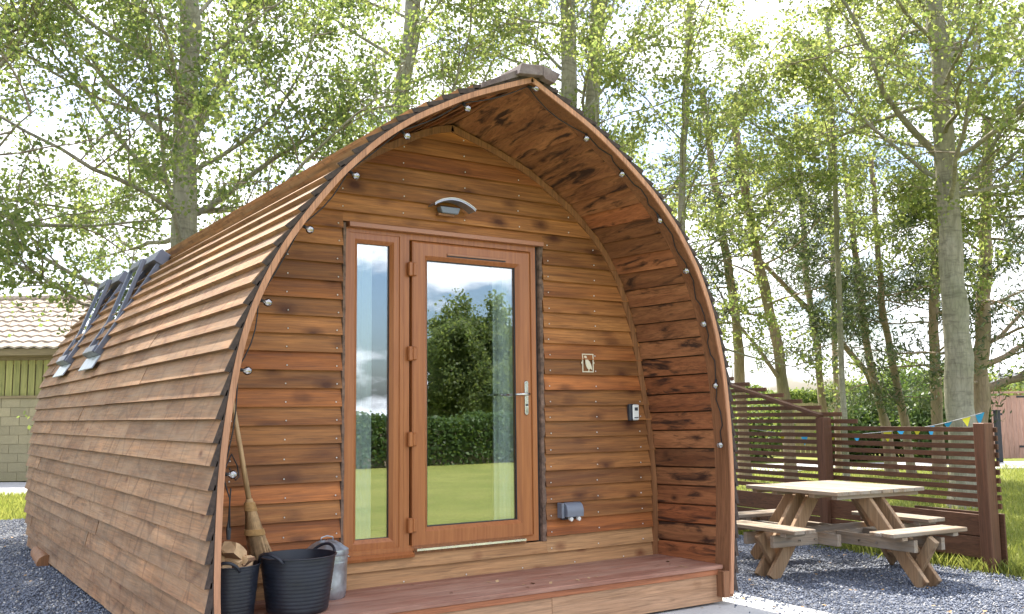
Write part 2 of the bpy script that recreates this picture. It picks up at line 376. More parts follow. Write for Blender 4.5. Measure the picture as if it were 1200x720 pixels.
def arc(P): return np.r_[0, np.cumsum(np.hypot(*np.diff(P, axis=0).T))]
def at_s(P, s, N=None, off=0):
    a = arc(P); p = np.array([np.interp(s, a, P[:, 0]), np.interp(s, a, P[:, 1])])
    if N is not None: p = p + off * np.array([np.interp(s, a, N[:, 0]), np.interp(s, a, N[:, 1])])
    return p
NLo, NRo = normals(LO, -1), normals(RO, 1)
_w = (LO + NLo * -.055); _w = _w[(_w[:, 1] > .28) & (_w[:, 0] < -.16)]
WL = smooth(resample(np.vstack([_w, [(-.041, 3.365)]]), 90), 4)
def x_of_z(P, z): return float(np.interp(z, P[:, 1], P[:, 0]))

pod = thing('camping_pod', 'brown timber camping pod with a pointed arched roof and a glazed front door', 'cabin', (0, 0, 0))

# roof boards: each course broken into separate boards, lapped, butts proud
def roof_side(P, N, pieces, exposure=.1195, first=0.0):
    A = arc(P)[-1]; n = int(A / exposure)
    for i in range(n + 1):
        s0 = first + i * exposure; s1 = min(s0 + exposure + .03, A)
        if s0 > A - .05: break
        ys = [0.008]
        if pieces > 1:
            while ys[-1] < LEN - .35: ys.append(ys[-1] + rnd.uniform(1.8, 4.2))
            ys[-1] = LEN + rnd.uniform(-.03, .03)
            if len(ys) > 2 and ys[-1] - ys[-2] < .2: ys.pop(-2)
        else: ys.append(LEN)
        for a, b in zip(ys[:-1], ys[1:]):
            j = rnd.uniform(-.004, .004); jo = rnd.uniform(-.003, .004)
            g = .0015
            lo_i = at_s(P, s0 + j, N, .012); lo_o = at_s(P, s0 + j, N, .048 + jo)
            hi_i = at_s(P, s1, N, .003); hi_o = at_s(P, s1, N, .013 + jo)
            m = MB()
            def pt(q, y): return (q[0], y, q[1])
            k = rnd.uniform(-.0025, .0025)
            m.hexa([pt(lo_i, a + g), pt(lo_o, a + g), pt(lo_o + np.array([0, k]), b - g), pt(lo_i + np.array([0, k]), b - g), pt(hi_i, a + g), pt(hi_o, a + g), pt(hi_o, b - g), pt(hi_i, b - g)])
            m.obj('roof_board', M['roof'], pod)
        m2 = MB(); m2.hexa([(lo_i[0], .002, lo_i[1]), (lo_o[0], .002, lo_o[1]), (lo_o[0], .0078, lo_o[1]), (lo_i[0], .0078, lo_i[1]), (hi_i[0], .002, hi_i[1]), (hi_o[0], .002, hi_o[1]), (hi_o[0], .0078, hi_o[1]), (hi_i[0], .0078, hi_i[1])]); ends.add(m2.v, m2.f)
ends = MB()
roof_side(LO, NLo, 5)
roof_side(RO, NRo, 1, first=.02)
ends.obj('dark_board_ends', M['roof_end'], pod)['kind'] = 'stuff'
# solid shell between boards and lining, closed at the back
def strip(P, N, o0, o1, y0, y1, name, mat, parent, smooth_=True):
    m = MB(); a = P + N * o0; b = P + N * o1; n = len(P)
    vs = []
    for (x, z) in a: vs += [(x, y0, z), (x, y1, z)]
    for (x, z) in b: vs += [(x, y0, z), (x, y1, z)]
    fs = []
    for i in range(n - 1):
        q = 2 * i; r = 2 * n + 2 * i
        fs += [(q, q + 1, q + 3, q + 2), (r, r + 2, r + 3, r + 1), (q, q + 2, r + 2, r), (q + 1, r + 1, r + 3, q + 3)]
    fs += [(0, 2 * n, 2 * n + 1, 1), (2 * n - 2, 2 * n - 1, 4 * n - 1, 4 * n - 2)]
    return m.add(vs, fs).obj(name, mat, parent, smooth_)
for P, N in ((LO, NLo), (RO, NRo)):
    strip(P, N, .002, -.012, .150, LEN - .03, 'sheathing', M['inside'], pod)
    strip(P, N, .0, -.030, .012, .150, 'arch_beam', M['arch'], pod)
    strip(P, N, .003, -.030, .0, .0115, 'arch_edge', M['arch_edge'], pod)
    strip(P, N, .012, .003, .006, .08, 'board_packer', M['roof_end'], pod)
# back wall
m = MB(); poly = [(x, LEN - .05, z) for x, z in LO[::3]] + [(x, LEN - .05, z) for x, z in RO[::-3]]
m.prism(poly, (0, .03, 0)).obj('back_wall', M['clad'], pod)
# foot of the arch on the right
m = MB(); m.box(1.700, 1.792, .004, .11, .085, .262); m.obj('arch_foot', M['arch'], pod, bevel=.003)

# soffit boards lining the porch, lofted between arch and wall
def soffit(P, N, W, out):
    n = 90; A = P[:, 1] > DZ - .05; Q = resample((P + N * -.031)[A], n)
    W = resample(W, n); a0 = arc(Q); a1 = arc(W); K = 29
    cen = np.array([0, 1.6])
    for i in range(K):
        t0, t1 = i / K, (i + 1) / K - .0022
        def P2(t, u, off):
            p0 = np.array([np.interp(t * a0[-1], a0, Q[:, 0]), np.interp(t * a0[-1], a0, Q[:, 1])])
            p1 = np.array([np.interp(t * a1[-1], a1, W[:, 0]), np.interp(t * a1[-1], a1, W[:, 1])])
            p = p0 * (1 - u) + p1 * u; d = (p - cen); d /= np.linalg.norm(d); p = p + d * off
            return (p[0], .150 * (1 - u) + (YW + .03) * u, p[1])
        j = rnd.uniform(.002, .008)
        MB().hexa([P2(t0, 0, .000 - j), P2(t0, 1, -.0 - j), P2(t0, 1, .016), P2(t0, 0, .016), P2(t1, 0, .008), P2(t1, 1, .008), P2(t1, 1, .018), P2(t1, 0, .018)]).obj('soffit_board', M['soffit'], pod)
soffit(RO, NRo, WR, 1); soffit(LO, NLo, WL, -1)
# curved trim where the wall meets the soffit
def trim_arch(W, out, name='scribing_trim'):
    N = normals(W, out); m = MB(); n = len(W); vs = []; prof = [(-.002, YW - .034), (-.048, YW - .034), (-.048, YW + .01), (-.002, YW + .01)]
    for i in range(n):
        for o, y in prof: q = W[i] + N[i] * o; vs.append((q[0], y, q[1]))
    fs = [(i * 4 + k, i * 4 + (k + 1) % 4, (i + 1) * 4 + (k + 1) % 4, (i + 1) * 4 + k) for i in range(n - 1) for k in range(4)]
    fs += [(0, 1, 2, 3), (4 * n - 1, 4 * n - 2, 4 * n - 3, 4 * n - 4)]
    m.add(vs, fs).obj(name, M['rib'], pod, True)
trim_arch(WR, 1); trim_arch(WL, -1)

# front wall cladding
OPL, OPR, OPT = -.848, .712, 2.60       # opening for the frame
Z0, EXP = .298, .1142
nails = MB()
def xr(z): return x_of_z(WR, min(max(z, .3), 3.36)) + .012
def xl(z): return x_of_z(WL, min(max(z, .3), 3.36)) - .012
i = 0; z = Z0 - .012
lines = []
while z < 3.30:
    h = EXP * (1 + rnd.uniform(-.03, .03)); lines.append((z, z + h)); z += h
for (za, zb) in lines:
    zt = min(zb + .022, 3.355); tb = rnd.uniform(-.0015, .0015)
    segs = []
    zmid_open = za < OPT - .03
    L0, L1, R0, R1 = xl(za), xl(zt), xr(za), xr(zt)
    if zmid_open and zb > .47: segs = [(L0, L1, OPL, OPL), (OPR, OPR, R0, R1)]
    else: segs = [(L0, L1, R0, R1)]
    if za < .46 < zb:
        MB().hexa([(OPL + .001, YW - .034, za), (OPR - .001, YW - .034, za), (OPR - .001, YW + .004, za + .012), (OPL + .001, YW + .004, za + .012), (OPL + .001, YW - .02, .476), (OPR - .001, YW - .02, .476), (OPR - .001, YW + .004, .476), (OPL + .001, YW + .004, .476)]).obj('wall_board', M['cladbase'], pod)
    if zmid_open and zt > OPT + .01:
        yq = YW - .034 + (.026) * (OPT + .008 - za) / (zt - za)
        MB().hexa([(OPL - .001, yq, OPT + .008), (OPR + .001, yq, OPT + .008), (OPR + .001, YW + .004, OPT + .012), (OPL - .001, YW + .004, OPT + .012), (OPL - .001, YW - .008, zt), (OPR + .001, YW - .008, zt), (OPR + .001, YW + .004, zt), (OPL - .001, YW + .004, zt)]).obj('wall_board', M['clad'], pod)
    for (a0, a1, b0, b1) in segs:
        if zb > .47 and za < .53 and False: pass
        yo, yi, yt = YW - .034 + tb, YW + .004, YW - .008 + tb
        m = MB(); m.hexa([(a0, yo, za), (b0, yo, za), (b0, yi, za + .012), (a0, yi, za + .012), (a1, yt, zt), (b1, yt, zt), (b1, yi, zt), (a1, yi, zt)])
        m.obj('wall_board', M['cladbase'] if zb < .58 else M['clad'], pod)
        ks = [OPL - .035, OPL - .035 - .33, OPL - .035 - .66] if b0 == OPL else [OPR + .04, OPR + .04 + .42, OPR + .04 + .84] if a0 == OPR else [-1.3, -.86, -.42, .05, .5, .95, 1.4]
        for x in ks:
            if xl(za) + .08 < x < xr(za + .03) - .08:
                x += rnd.uniform(-.006, .006); zn = za + .028
                nails.lathe([(.0001, 0), (.0046, 0), (.0046, .003)], (0, 0, 0), 6)
                for q in range(18):
                    v = nails.v[-18 + q]; nails.v[-18 + q] = (x + v[0], yo - .0005 - v[2] + .002, zn + v[1])
nails.obj('nail', M['white'], pod).__setitem__('kind', 'stuff')
# backing behind the cladding, round the opening
m = MB(); m.box(-1.62, OPL + .01, YW + .006, YW + .04, .25, 1.95); m.obj('wall_backing', M['dark'], pod)
m = MB(); m.box(OPR - .01, 1.58, YW + .006, YW + .04, .25, 2.0); m.obj('wall_backing', M['dark'], pod)
m = MB(); m.prism([(-1.15, YW + .006, 2.6), (1.25, YW + .006, 2.6), (.98, YW + .006, 2.86), (-.05, YW + .006, 3.3), (-.85, YW + .006, 2.9)], (0, .034, 0)).obj('wall_backing', M['dark'], pod)
m = MB(); m.box(-1.72, 1.7, YW + .006, YW + .04, .05, .47); m.obj('wall_backing', M['dark'], pod)

# frames
def ring(rect, sec, name, mat, parent):
    """mitred frame: sec = list of (inset, y)"""
    x0, x1, z0, z1 = rect; m = MB(); vs = []
    for t_, y in sec: vs += [(x0 + t_, y, z0 + t_), (x1 - t_, y, z0 + t_), (x1 - t_, y, z1 - t_), (x0 + t_, y, z1 - t_)]
    n = len(sec); fs = []
    for i in range(n):
        for k in range(4): fs.append((i * 4 + k, i * 4 + (k + 1) % 4, ((i + 1) % n) * 4 + (k + 1) % 4, ((i + 1) % n) * 4 + k))
    return m.add(vs, fs).obj(name, mat, parent)
YF = YW - .012                       # face of the frame
win = thing('side_window', None, None); win.parent = pod
ring((-.828, -.409, .497, 2.572), [(0, YF), (.028, YF), (.030, YF + .006), (.070, YF + .002), (.094, YF + .022), (.094, YF + .06), (0, YF + .06)], 'window_frame', M['upvc'], win)
MB().box(-.735, -.502, YF + .036, YF + .042, .59, 2.48).obj('window_pane', M['glass'], win)
ring((-.737, -.500, .588, 2.482), [(0, YF + .026), (.005, YF + .026), (.005, YF + .034), (0, YF + .034)], 'seal', M['black'], win)
m = MB(); m.prism([(-.845, YF - .035, .462), (-.845, YF - .040, .480), (-.845, YF + .0, .496), (-.845, YF + .05, .496), (-.845, YF + .05, .462)], (.50, 0, 0)); m.obj('window_sill', M['upvc'], win)
ring((-.408, .652, .487, 2.572), [(0, YF), (.040, YF), (.046, YF + .010), (.046, YF + .06), (0, YF + .06)], 'door_frame', M['upvc'], pod)
door = thing('door', None, None); door.parent = pod
ring((-.350, .598, .522, 2.522), [(0, YF - .008), (.010, YF - .014), (.092, YF - .016), (.118, YF + .008), (.118, YF + .05), (0, YF + .05)], 'door_leaf', M['upvc'], door)
ring((-.233, .481, .640, 2.405), [(0, YF + .010), (.0055, YF + .010), (.0055, YF + .02), (0, YF + .02)], 'seal', M['black'], door)
MB().box(-.236, .484, YF + .024, YF + .030, .635, 2.408).obj('door_pane', M['glass'], door)
MB().box(-.09, .385, YF - .024, YF - .0165, 2.444, 2.457).obj('draught_vent', M['upvc_light'], door, bevel=.002)
MB().box(-.09, .385, YF - .020, YF - .0163, 2.4355, 2.443).obj('vent_shadow_gap', M['black'], door)
for z in (2.33, 1.77, 1.21, .66):
    m = MB(); m.box(-.386, -.355, YF - .034, YF - .003, z - .048, z + .048); m.box(-.353, -.322, YF - .030, YF - .012, z - .044, z + .044); m.obj('hinge', M['upvc'], door, bevel=.006)
# lever handle
m = MB(); pl = []
for k in range(24):
    a = 2 * math.pi * k / 24; pl.append((.548 + .0155 * math.cos(a), YF - .026, 1.48 + .0155 * math.sin(a) + (.105 if math.sin(a) > 0 else -.105)))
m.prism(pl, (0, .009, 0)); hd = m.obj('door_handle', M['chrome'], door, bevel=.002)
m = MB(); m.tube([(.548, YF - .02, 1.505), (.548, YF - .062, 1.505), (.538, YF - .070, 1.505), (.500, YF - .072, 1.504), (.43, YF - .070, 1.502)], [.0095, .009, .010, .0095, .008], 10); m.obj('lever', M['chrome'], hd, 'all')
m = MB(); m.tube([(.548, YF - .024, 1.43), (.548, YF - .032, 1.43)], .008, 10); m.obj('lock_cylinder', M['dkgrey'], hd)
m = MB(); m.tube([(.46, YF + .07, 1.505), (.28, YF + .072, 1.50)], .009, 8); m.obj('inner_lever', M['chrome'], hd)
MB().box(-.33, .52, YF - .042, YF - .002, .497, .511).obj('threshold', M['chrome'], pod)
MB().box(-.34, .53, YF - .02, YF + .02, .478, .4955).obj('threshold_base', M['rib'], pod)
m = MB(); m.prism([(-.815, YF - .048, 2.5735), (-.815, YF - .044, 2.601), (-.815, YF + .02, 2.609), (-.815, YF + .02, 2.5735)], (1.515, 0, 0)); m.obj('head_trim', M['upvc_light'], pod)
# dark wavy-edged battens either side of the frame
def batten(x0, x1, wave):
    m = MB(); n = 60; vs = []; fs = []
    for k in range(n + 1):
        z = .478 + (2.598 - .478) * k / n; wv = wave * (math.sin(k * .9) * .4 + rnd.uniform(-.5, .5)); wy = wave * rnd.uniform(-.4, .4)
        vs += [(x0, YF - .004, z), (x0 + .004, YF - .018 + wy, z), (x1 + wv, YF - .016 + wy, z), (x1 + wv, YF + .03, z), (x0, YF + .03, z)]
    for k in range(n):
        for j in range(5): fs.append((k * 5 + j, k * 5 + (j + 1) % 5, (k + 1) * 5 + (j + 1) % 5, (k + 1) * 5 + j))
    fs += [(0, 1, 2, 3, 4), tuple(n * 5 + j for j in (4, 3, 2, 1, 0))]
    m.add(vs, fs).obj('edge_batten', M['bark_edge'], pod)
batten(-.851, -.829, .003); batten(.672, .706, .010)
MB().box(.653, .672, YF + .012, YF + .03, .478, 2.57).obj('reveal', M['black'], pod)

# deck
dk = thing('deck', None, None); dk.parent = pod
ys = [.052, .2, .345, .49, .635, YW - .004]
for a, b in zip(ys[:-1], ys[1:]):
    m = MB(); m.box(-1.83 if b < .16 else -1.79, 1.745, a + .0006, b - .0006, DZ - .028, DZ + rnd.uniform(-.0006, .0006)); m.obj('deck_board', M['deck'], dk, bevel=.002)
MB().box(-1.79, 1.742, .062, .095, DZ - .066, DZ - .0295).obj('deck_nosing', M['nosing'], dk, bevel=.002)
for a, b in ((-1.78, -.62), (-.617, .28), (.283, 1.755)):
    MB().box(a, b, .075, .100, .045, DZ - .067).obj('fascia_board', M['fascia'], dk, bevel=.002)
MB().box(-1.75, 1.72, .12, LEN - .1, .06, .22).obj('floor_frame', M['dark'], pod)
m = MB(); m.box(-1.6, -1.45, 3.0, LEN - .3, .0, .058); m.box(1.35, 1.5, .3, LEN - .3, .0, .058); m.box(-1.6, -1.45, .3, 2.9, .0, .058); m.obj('skid', M['brick'], pod)
m = MB(); m.tube([(-1.86, 5.2, .02), (-1.80, 6.1, .02)], [.085, .085], 12); m.obj('round_foot', M['rib'], pod, True)
# interior floor and lining partition
MB().box(-1.7, 1.7, YW + .05, LEN - .1, .40, .44).obj('interior_floor', M['inside'], pod)

# ridge capping
def ridge(y0, y1, parent=pod):
    m = MB()
    a, b, c = (-.30, 3.372), (.135, 3.572), (.43, 3.44)
    A = [(.0, 3.505), (.02, 3.575), (.185, 3.592), (.185, 3.525)]
    B = [(.187, 3.525), (.187, 3.592), (.325, 3.560), (.275, 3.488), (.2, 3.508)]
    for poly in (A, B): MB().prism([(x, y0, z) for x, z in poly], (0, y1 - y0, 0)).obj('ridge_cap', M['ridge'], parent, bevel=.003)
ridge(-.05, LEN + .05)
MB().prism([(-.26, -.01, 3.375), (-.25, -.01, 3.41), (.02, -.01, 3.545), (.02, -.01, 3.50)], (0, .16, 0)).obj('ridge_board', M['ridge'], pod)

# roof windows (centre-pivot, both ajar)
def skylight(y0, y1, s_lo, s_hi, tilt, label):
    sk = thing('roof_window', label, None); sk.parent = pod
    a, b = at_s(LO, s_lo, NLo, .05), at_s(LO, s_hi, NLo, .05)
    u = (b - a); ln = np.linalg.norm(u); u /= ln; nn = np.array([-u[1], u[0]])
    if nn[0] > 0: nn = -nn
    def P3(s, y, o): q = a + u * s + nn * o; return (q[0], y, q[1])
    def bar(s0, s1, ya, yb, o0, o1, name, mat, par, rot=0, bev=.004):
        c, sn = math.cos(rot), math.sin(rot)
        def R3(s, y, o):
            ds, do = s - ln / 2, o - .06; return P3(ln / 2 + ds * c - do * sn, y, .06 + ds * sn + do * c)
        return MB().hexa([R3(s0, ya, o0), R3(s1, ya, o0), R3(s1, yb, o0), R3(s0, yb, o0), R3(s0, ya, o1), R3(s1, ya, o1), R3(s1, yb, o1), R3(s0, yb, o1)]).obj(name, mat, par, bevel=bev)
    bar(0, ln, y0, y0 + .04, -.03, .045, 'frame_side', M['alu'], sk); bar(0, ln, y1 - .04, y1, -.03, .045, 'frame_side', M['alu'], sk)
    bar(ln - .09, ln + .03, y0 - .02, y1 + .02, -.02, .085, 'top_hood', M['alu'], sk); bar(0, .07, y0 + .05, y1 - .05, -.03, .06, 'frame_bottom', M['alu'], sk)
    bar(-.13, -.004, y0 - .03, y1 + .03, -.015, -.004, 'flashing_apron', M['zinc'], sk, bev=.001)
    sash = bar(.03, ln - .10, y0 + .05, y0 + .085, .045, .080, 'sash', M['alu'], sk, -tilt)
    bar(.03, ln - .10, y1 - .085, y1 - .05, .045, .080, 'sash_side', M['alu'], sash, -tilt)
    bar(.03, .10, y0 + .10, y1 - .10, .035, .085, 'sash_bottom', M['alu'], sash, -tilt); bar(ln - .17, ln - .10, y0 + .10, y1 - .10, .035, .085, 'sash_top', M['alu'], sash, -tilt)
    bar(.10, ln - .17, y0 + .10, y1 - .10, .055, .063, 'sash_pane', M['glass'], sash, -tilt, 0)
    bar(.05, ln - .12, y0 + .1, y1 - .1, -.045, -.035, 'lining', M['dkgrey'], sk, 0, 0)
skylight(3.70, 4.25, 1.86, 2.86, -.19, None)
skylight(5.15, 5.70, 1.86, 2.86, -.19, None)

# small things fixed to the front wall
yc = YW - .024
lp = thing('wall_lamp', 'silver arched outdoor wall lamp above the door', 'lamp', (-.085, yc, 2.775))
m = MB(); n = 18; vs = []
for k in range(n + 1):
    t_ = k / n; x = -.155 + .315 * t_; zz = .055 * math.sin(math.pi * min(1, t_ * 1.0)) ** .8 - .018 - .012 * t_
    for dy, dz in ((-.115, 0), (-.115, .012), (-.02, .014), (-.02, .0)): vs.append((x, dy, zz + dz))
fs = [(k * 4 + j, k * 4 + (j + 1) % 4, (k + 1) * 4 + (j + 1) % 4, (k + 1) * 4 + j) for k in range(n) for j in range(4)] + [(0, 1, 2, 3), (4 * n + 3, 4 * n + 2, 4 * n + 1, 4 * n)]
m.add(vs, fs).obj('lamp_shade', M['lamp'], lp, True)
m = MB(); vs = []
for k in range(n + 1):
    t_ = k / n; x = -.158 + .321 * t_; zz = .055 * math.sin(math.pi * t_) ** .8 - .006 - .012 * t_
    for dy, dz in ((-.119, 0), (-.119, .0045), (-.113, .0045), (-.113, 0)): vs.append((x, dy, zz + dz))
m.add(vs, fs).obj('shade_rim', M['white'], lp)
MB().prism([(-.07, -.06, -.05), (.055, -.06, -.05), (.075, -.06, -.005), (-.085, -.06, -.005)], (0, .058, 0)).obj('lamp_diffuser', M['grey'], lp, bevel=.004)
MB().box(-.09, .03, -.045, -.002, -.066, -.051).obj('back_plate', M['rib'], lp)

pq = thing('bird_plaque', 'small cream metal plaque with a cut-out bird, right of the door', 'plaque', (1.103, yc - .004, 1.737))
ring((-.052, .052, -.068, .068), [(0, -.006), (.007, -.006), (.007, 0), (0, 0)], 'plaque_frame', M['cream'], pq)
bird = [(-.036, .046), (-.030, .053), (-.020, .055), (-.012, .048), (-.008, .036), (.004, .022), (.018, .008), (.029, -.010), (.035, -.028), (.040, -.047), (.034, -.050), (.024, -.040), (.014, -.046), (.010, -.061), (.004, -.061), (.006, -.047), (-.006, -.038), (-.016, -.022), (-.022, -.002), (-.022, .018), (-.025, .034), (-.033, .040)]
MB().prism([(x, -.005, z) for x, z in bird], (0, .004, 0)).obj('bird', M['cream'], pq)
m = MB(); m.box(-.060, -.0525, -.005, -.001, -.005, .008); m.box(.0525, .060, -.005, -.001, -.005, .008); m.obj('lug', M['cream'], pq)

kb = thing('key_safe', 'small grey and black key safe on the wall, right of the door', 'key safe', (1.515, yc, 1.372))
MB().box(-.042, .030, -.036, -.001, -.064, .062).obj('back_case', M['dkgrey'], kb, bevel=.006)
MB().box(-.022, .038, -.052, -.0365, -.060, .058).obj('front_cover', M['white'], kb, bevel=.007)
m = MB(); m.box(-.008, .022, -.0545, -.0525, .012, .036); m.obj('dial_window', M['dkgrey'], kb); MB().box(-.012, .026, -.0540, -.0525, -.045, -.037).obj('latch', M['dkgrey'], kb)

so = thing('outdoor_socket', 'grey weatherproof double socket low on the wall, right of the door', 'socket', (.90, yc, .672)); so.scale = (.80, .8, .85)
MB().box(-.118, -.088, -.075, -.001, -.05, .075).obj('socket_base_side', M['grey'], so, bevel=.005)
MB().box(-.09, .10, -.045, -.001, -.065, .072).obj('socket_base', M['dkgrey'], so, bevel=.005)
m = MB(); poly = []
for k in range(9):
    a = math.pi / 2 * k / 8; poly.append((-.082, -.045 - .065 * math.sin(a), .0 + .078 * math.cos(a)))
poly += [(-.082, -.105, -.040), (-.082, -.045, -.040)]
m.prism(poly, (.182, 0, 0)); m.obj('socket_cover', M['grey'], so, True, bevel=.003)
for x in (-.035, .050): m = MB(); m.tube([(x, -.075, -.055), (x + .002, -.105, -.058)], [.017, .017], 14); m.obj('cable_plug', M['white'], so, True)

# string lights
sl = thing('string_lights', 'string of clear festoon bulbs on black cable round the arch', 'string lights')
bl = [(-1.745, .14, 1.02), (-1.742, .14, 1.12), (-1.700, .05, 1.59), (-1.575, .05, 1.995), (-1.365, .05, 2.40), (-1.10, .05, 2.75), (-.68, .05, 3.035), (-.254, .05, 3.297)]
def on_arch(P, N, z, off, y):
    k = int(np.argmin(abs(P[:, 1] - z))); q = P[k] + N[k] * off; return Vector((q[0], y, q[1]))
bulbs = []
for z in (1.10, 1.60, 2.0, 2.41, 2.77, 3.06, 3.315): bulbs.append((on_arch(LO, NLo, z, -.034, .06), on_arch(LO, NLo, z, -.085, .03)))
bulbs.append((Vector((.135, .055, 3.475)), Vector((.175, .02, 3.455))))
for z in (3.27, 3.06, 2.765, 2.42, 2.01, 1.58, 1.14): bulbs.append((on_arch(RO, NRo, z, -.034, .07), on_arch(RO, NRo, z - .01, -.07, .05)))
for a, b in bulbs:
    d = (b - a).normalized(); c = b
    m = MB(); m.tube([a, a + d * .022, a + d * .03], [.009, .0095, .008], 8); m.obj('lamp_holder', M['black'], sl)
    m = MB(); R = .0235
    pts = []; rr = []
    for k in range(9):
        t_ = k / 8 * math.pi; pts.append(a + d * (.03 + R - R * math.cos(t_))); rr.append(max(.0008, R * math.sin(t_) if k > 0 else .008))
    rr[0] = .008; m.tube(pts, rr, 12); m.obj('bulb', M['bulbglass'], sl, 'all')
    m = MB(); m.tube([a + d * .03, a + d * .052], [.005, .003], 6); m.obj('filament', M['white'], sl)
cp = []
def cable_pts(A, B, sag):
    o = []
    for k in range(7):
        t_ = k / 6; p = A.lerp(B, t_); p.z -= sag * 4 * t_ * (1 - t_); o.append(p)
    return o
bz = [a for a, b in bulbs]; path = [Vector((-1.735, .09, .80)), Vector((-1.74, .09, .95)), bz[0]]
for i in range(len(bz) - 1):
    A, B = bz[i], bz[i + 1]
    if i < 7:
        mid = (A + B) / 2; cin = Vector((0, mid.y, 1.2)); push = (cin - mid).normalized() * rnd.uniform(.0, .035)
        for k in range(1, 6):
            t_ = k / 5; p = A.lerp(B, t_) + push * math.sin(math.pi * t_); path.append(p)
    else:
        zs = [A.z + (B.z - A.z) * k / 6 for k in range(1, 6)]
        if i == 7: path += [A.lerp(B, k / 5) + Vector((-.02, .03, -.02)) * math.sin(math.pi * k / 5) for k in range(1, 5)]
        else: path += [on_arch(RO, NRo, z, -.036, .07 + .025 * math.sin(k * 1.6 + i) * math.sin(math.pi * (k + 1) / 6)) for k, z in enumerate(zs)]
        path.append(B)
m = MB(); m.tube(path, .0038, 5); m.obj('cable', M['black'], sl, 'all')
m = MB(); m.tube([(-1.735, .09, 1.0), (-1.74, .10, .83), (-1.738, .10, .79)], [.004, .004, .013], 6); m.tube([(-1.738, .10, .79), (-1.738, .10, .74)], [.014, .010], 8); m.obj('cable_plug', M['black'], sl)
m = MB(); m.tube([bz[0], (-1.70, .2, 1.17), (-1.62, .35, 1.10), (-1.60, .38, 1.04), (-1.66, .25, 1.03), (-1.735, .12, 1.10)], .0038, 5); m.obj('loose_cable', M['black'], sl, 'all')

# curtains and the cushion behind the glass
def curtain(x0, x1, label):
    m = MB(); n = 40; vs = []; z0, z1 = .47, 2.52
    for k in range(n + 1):
        x = x0 + (x1 - x0) * k / n; y = YW + .075 + .022 * math.sin(k * .95) + .008 * math.sin(k * 2.3)
        vs += [(x, y, z0), (x, y, z1)]
    vs += [(v[0], v[1] + .004, v[2]) for v in vs]
    q = 2 * (n + 1); fs = []
    for k in range(n): fs += [(2 * k, 2 * k + 2, 2 * k + 3, 2 * k + 1), (q + 2 * k, q + 2 * k + 1, q + 2 * k + 3, q + 2 * k + 2)]
    tag(m.add(vs, fs).obj('curtain', M['curtain'], None, 'all'), label, 'curtain', 'curtains behind the front glass')
curtain(-.80, -.60, 'pale curtain behind the left edge of the narrow side window')
curtain(.34, .60, 'pale curtain behind the right edge of the glazed door')
m = MB(); m.box(-.2, .2, -.06, .06, -.19, .19); o = m.obj('cushion', M['cushion'], None, True, bevel=.05)
o.location = (.55, 2.6, 1.26); o.rotation_euler = (math.radians(-15), 0, math.radians(12)); tag(o, 'pale patterned cushion seen dimly through the glass door', 'cushion')
m = MB(); m.box(-.3, 1.5, 2.3, 3.9, .441, 1.07); tag(m.obj('bed', M['dkgrey'], None, bevel=.04), 'dark bed inside the cabin behind the glass door', 'bed')

# ---------------------------------------------------------------- things standing on the deck
def tub(x, y, r, h, label, rz):
    t = thing('rubber_tub', label, 'tub', (x, y, DZ + .001), 'black rubber tubs on the deck', rz)
    m = MB(); rb = r * .80
    prof = [(.001, .0), (rb - .01, .0), (rb, .01)] 
    for k in range(1, 15):
        z = h * k / 15; rr = rb + (r - rb) * (k / 15); prof += [(rr, z), (rr + .0002, z + .003), (rr + .0003, z + .012), (rr, z + .014)]
    prof += [(r, h - .008), (r + .006, h - .004), (r + .005, h), (r - .004, h), (r - .006, h - .01), (rb - .008, .02), (.001, .016)]
    m.lathe(prof, (0, 0, 0), 40, 1.0, .96); m.obj('tub_body', M['tub'], t, True)
    for sgn in (-1, 1):
        m = MB(); pts = []; 
        for k in range(13):
            a = math.pi * k / 12; aa = (k / 12 - .5) * .85
            rr = r + .012 + .016 * math.sin(a); pts.append((sgn * rr * math.cos(aa), rr * math.sin(aa) * .96, h - .022 + .052 * math.sin(a) ** .7))
        m.tube(pts, .0085, 8); m.obj('tub_handle', M['tub'], t, 'all')
    return t
tub(-1.285, .30, .212, .305, 'large empty black rubber tub on the deck beside the metal bin', math.radians(25))
tub(-1.655, .315, .158, .285, 'smaller black rubber tub of split logs tucked behind the left side of the arch', math.radians(65))
def log(x, y, z, ln, r, rot, label):
    r2 = random.Random(label); t = thing('log', label, 'log', (x, y, z), 'split logs in the tub')
    poly = []; n = 9
    for k in range(n):
        a = 2 * math.pi * k / n; rr = r * (1 + r2.uniform(-.22, .15)); poly.append((rr * math.cos(a), rr * .78 * math.sin(a)))
    m = MB(); vs = []
    for s_, q in ((-.5, .93), (-.1, 1.03), (.3, 1), (.5, .88)): vs += [(px * q + r2.uniform(-.004, .004), ln * s_ + r2.uniform(-.006, .006), pz * q) for px, pz in poly]
    fs = [(i * n + k, i * n + (k + 1) % n, (i + 1) * n + (k + 1) % n, (i + 1) * n + k) for i in range(3) for k in range(n)]
    half = [f for i, f in enumerate(fs) if (i % n) > 4]; rest = [f for i, f in enumerate(fs) if (i % n) <= 4] + [tuple(reversed(range(n))), tuple(range(3 * n, 4 * n))]
    for nm, f_, mt in (('split_wood', rest, 'log'), ('bark', half, 'logbark')):
        o = MB().add(vs, f_).obj(nm, M[mt], t)
    t.rotation_euler = rot
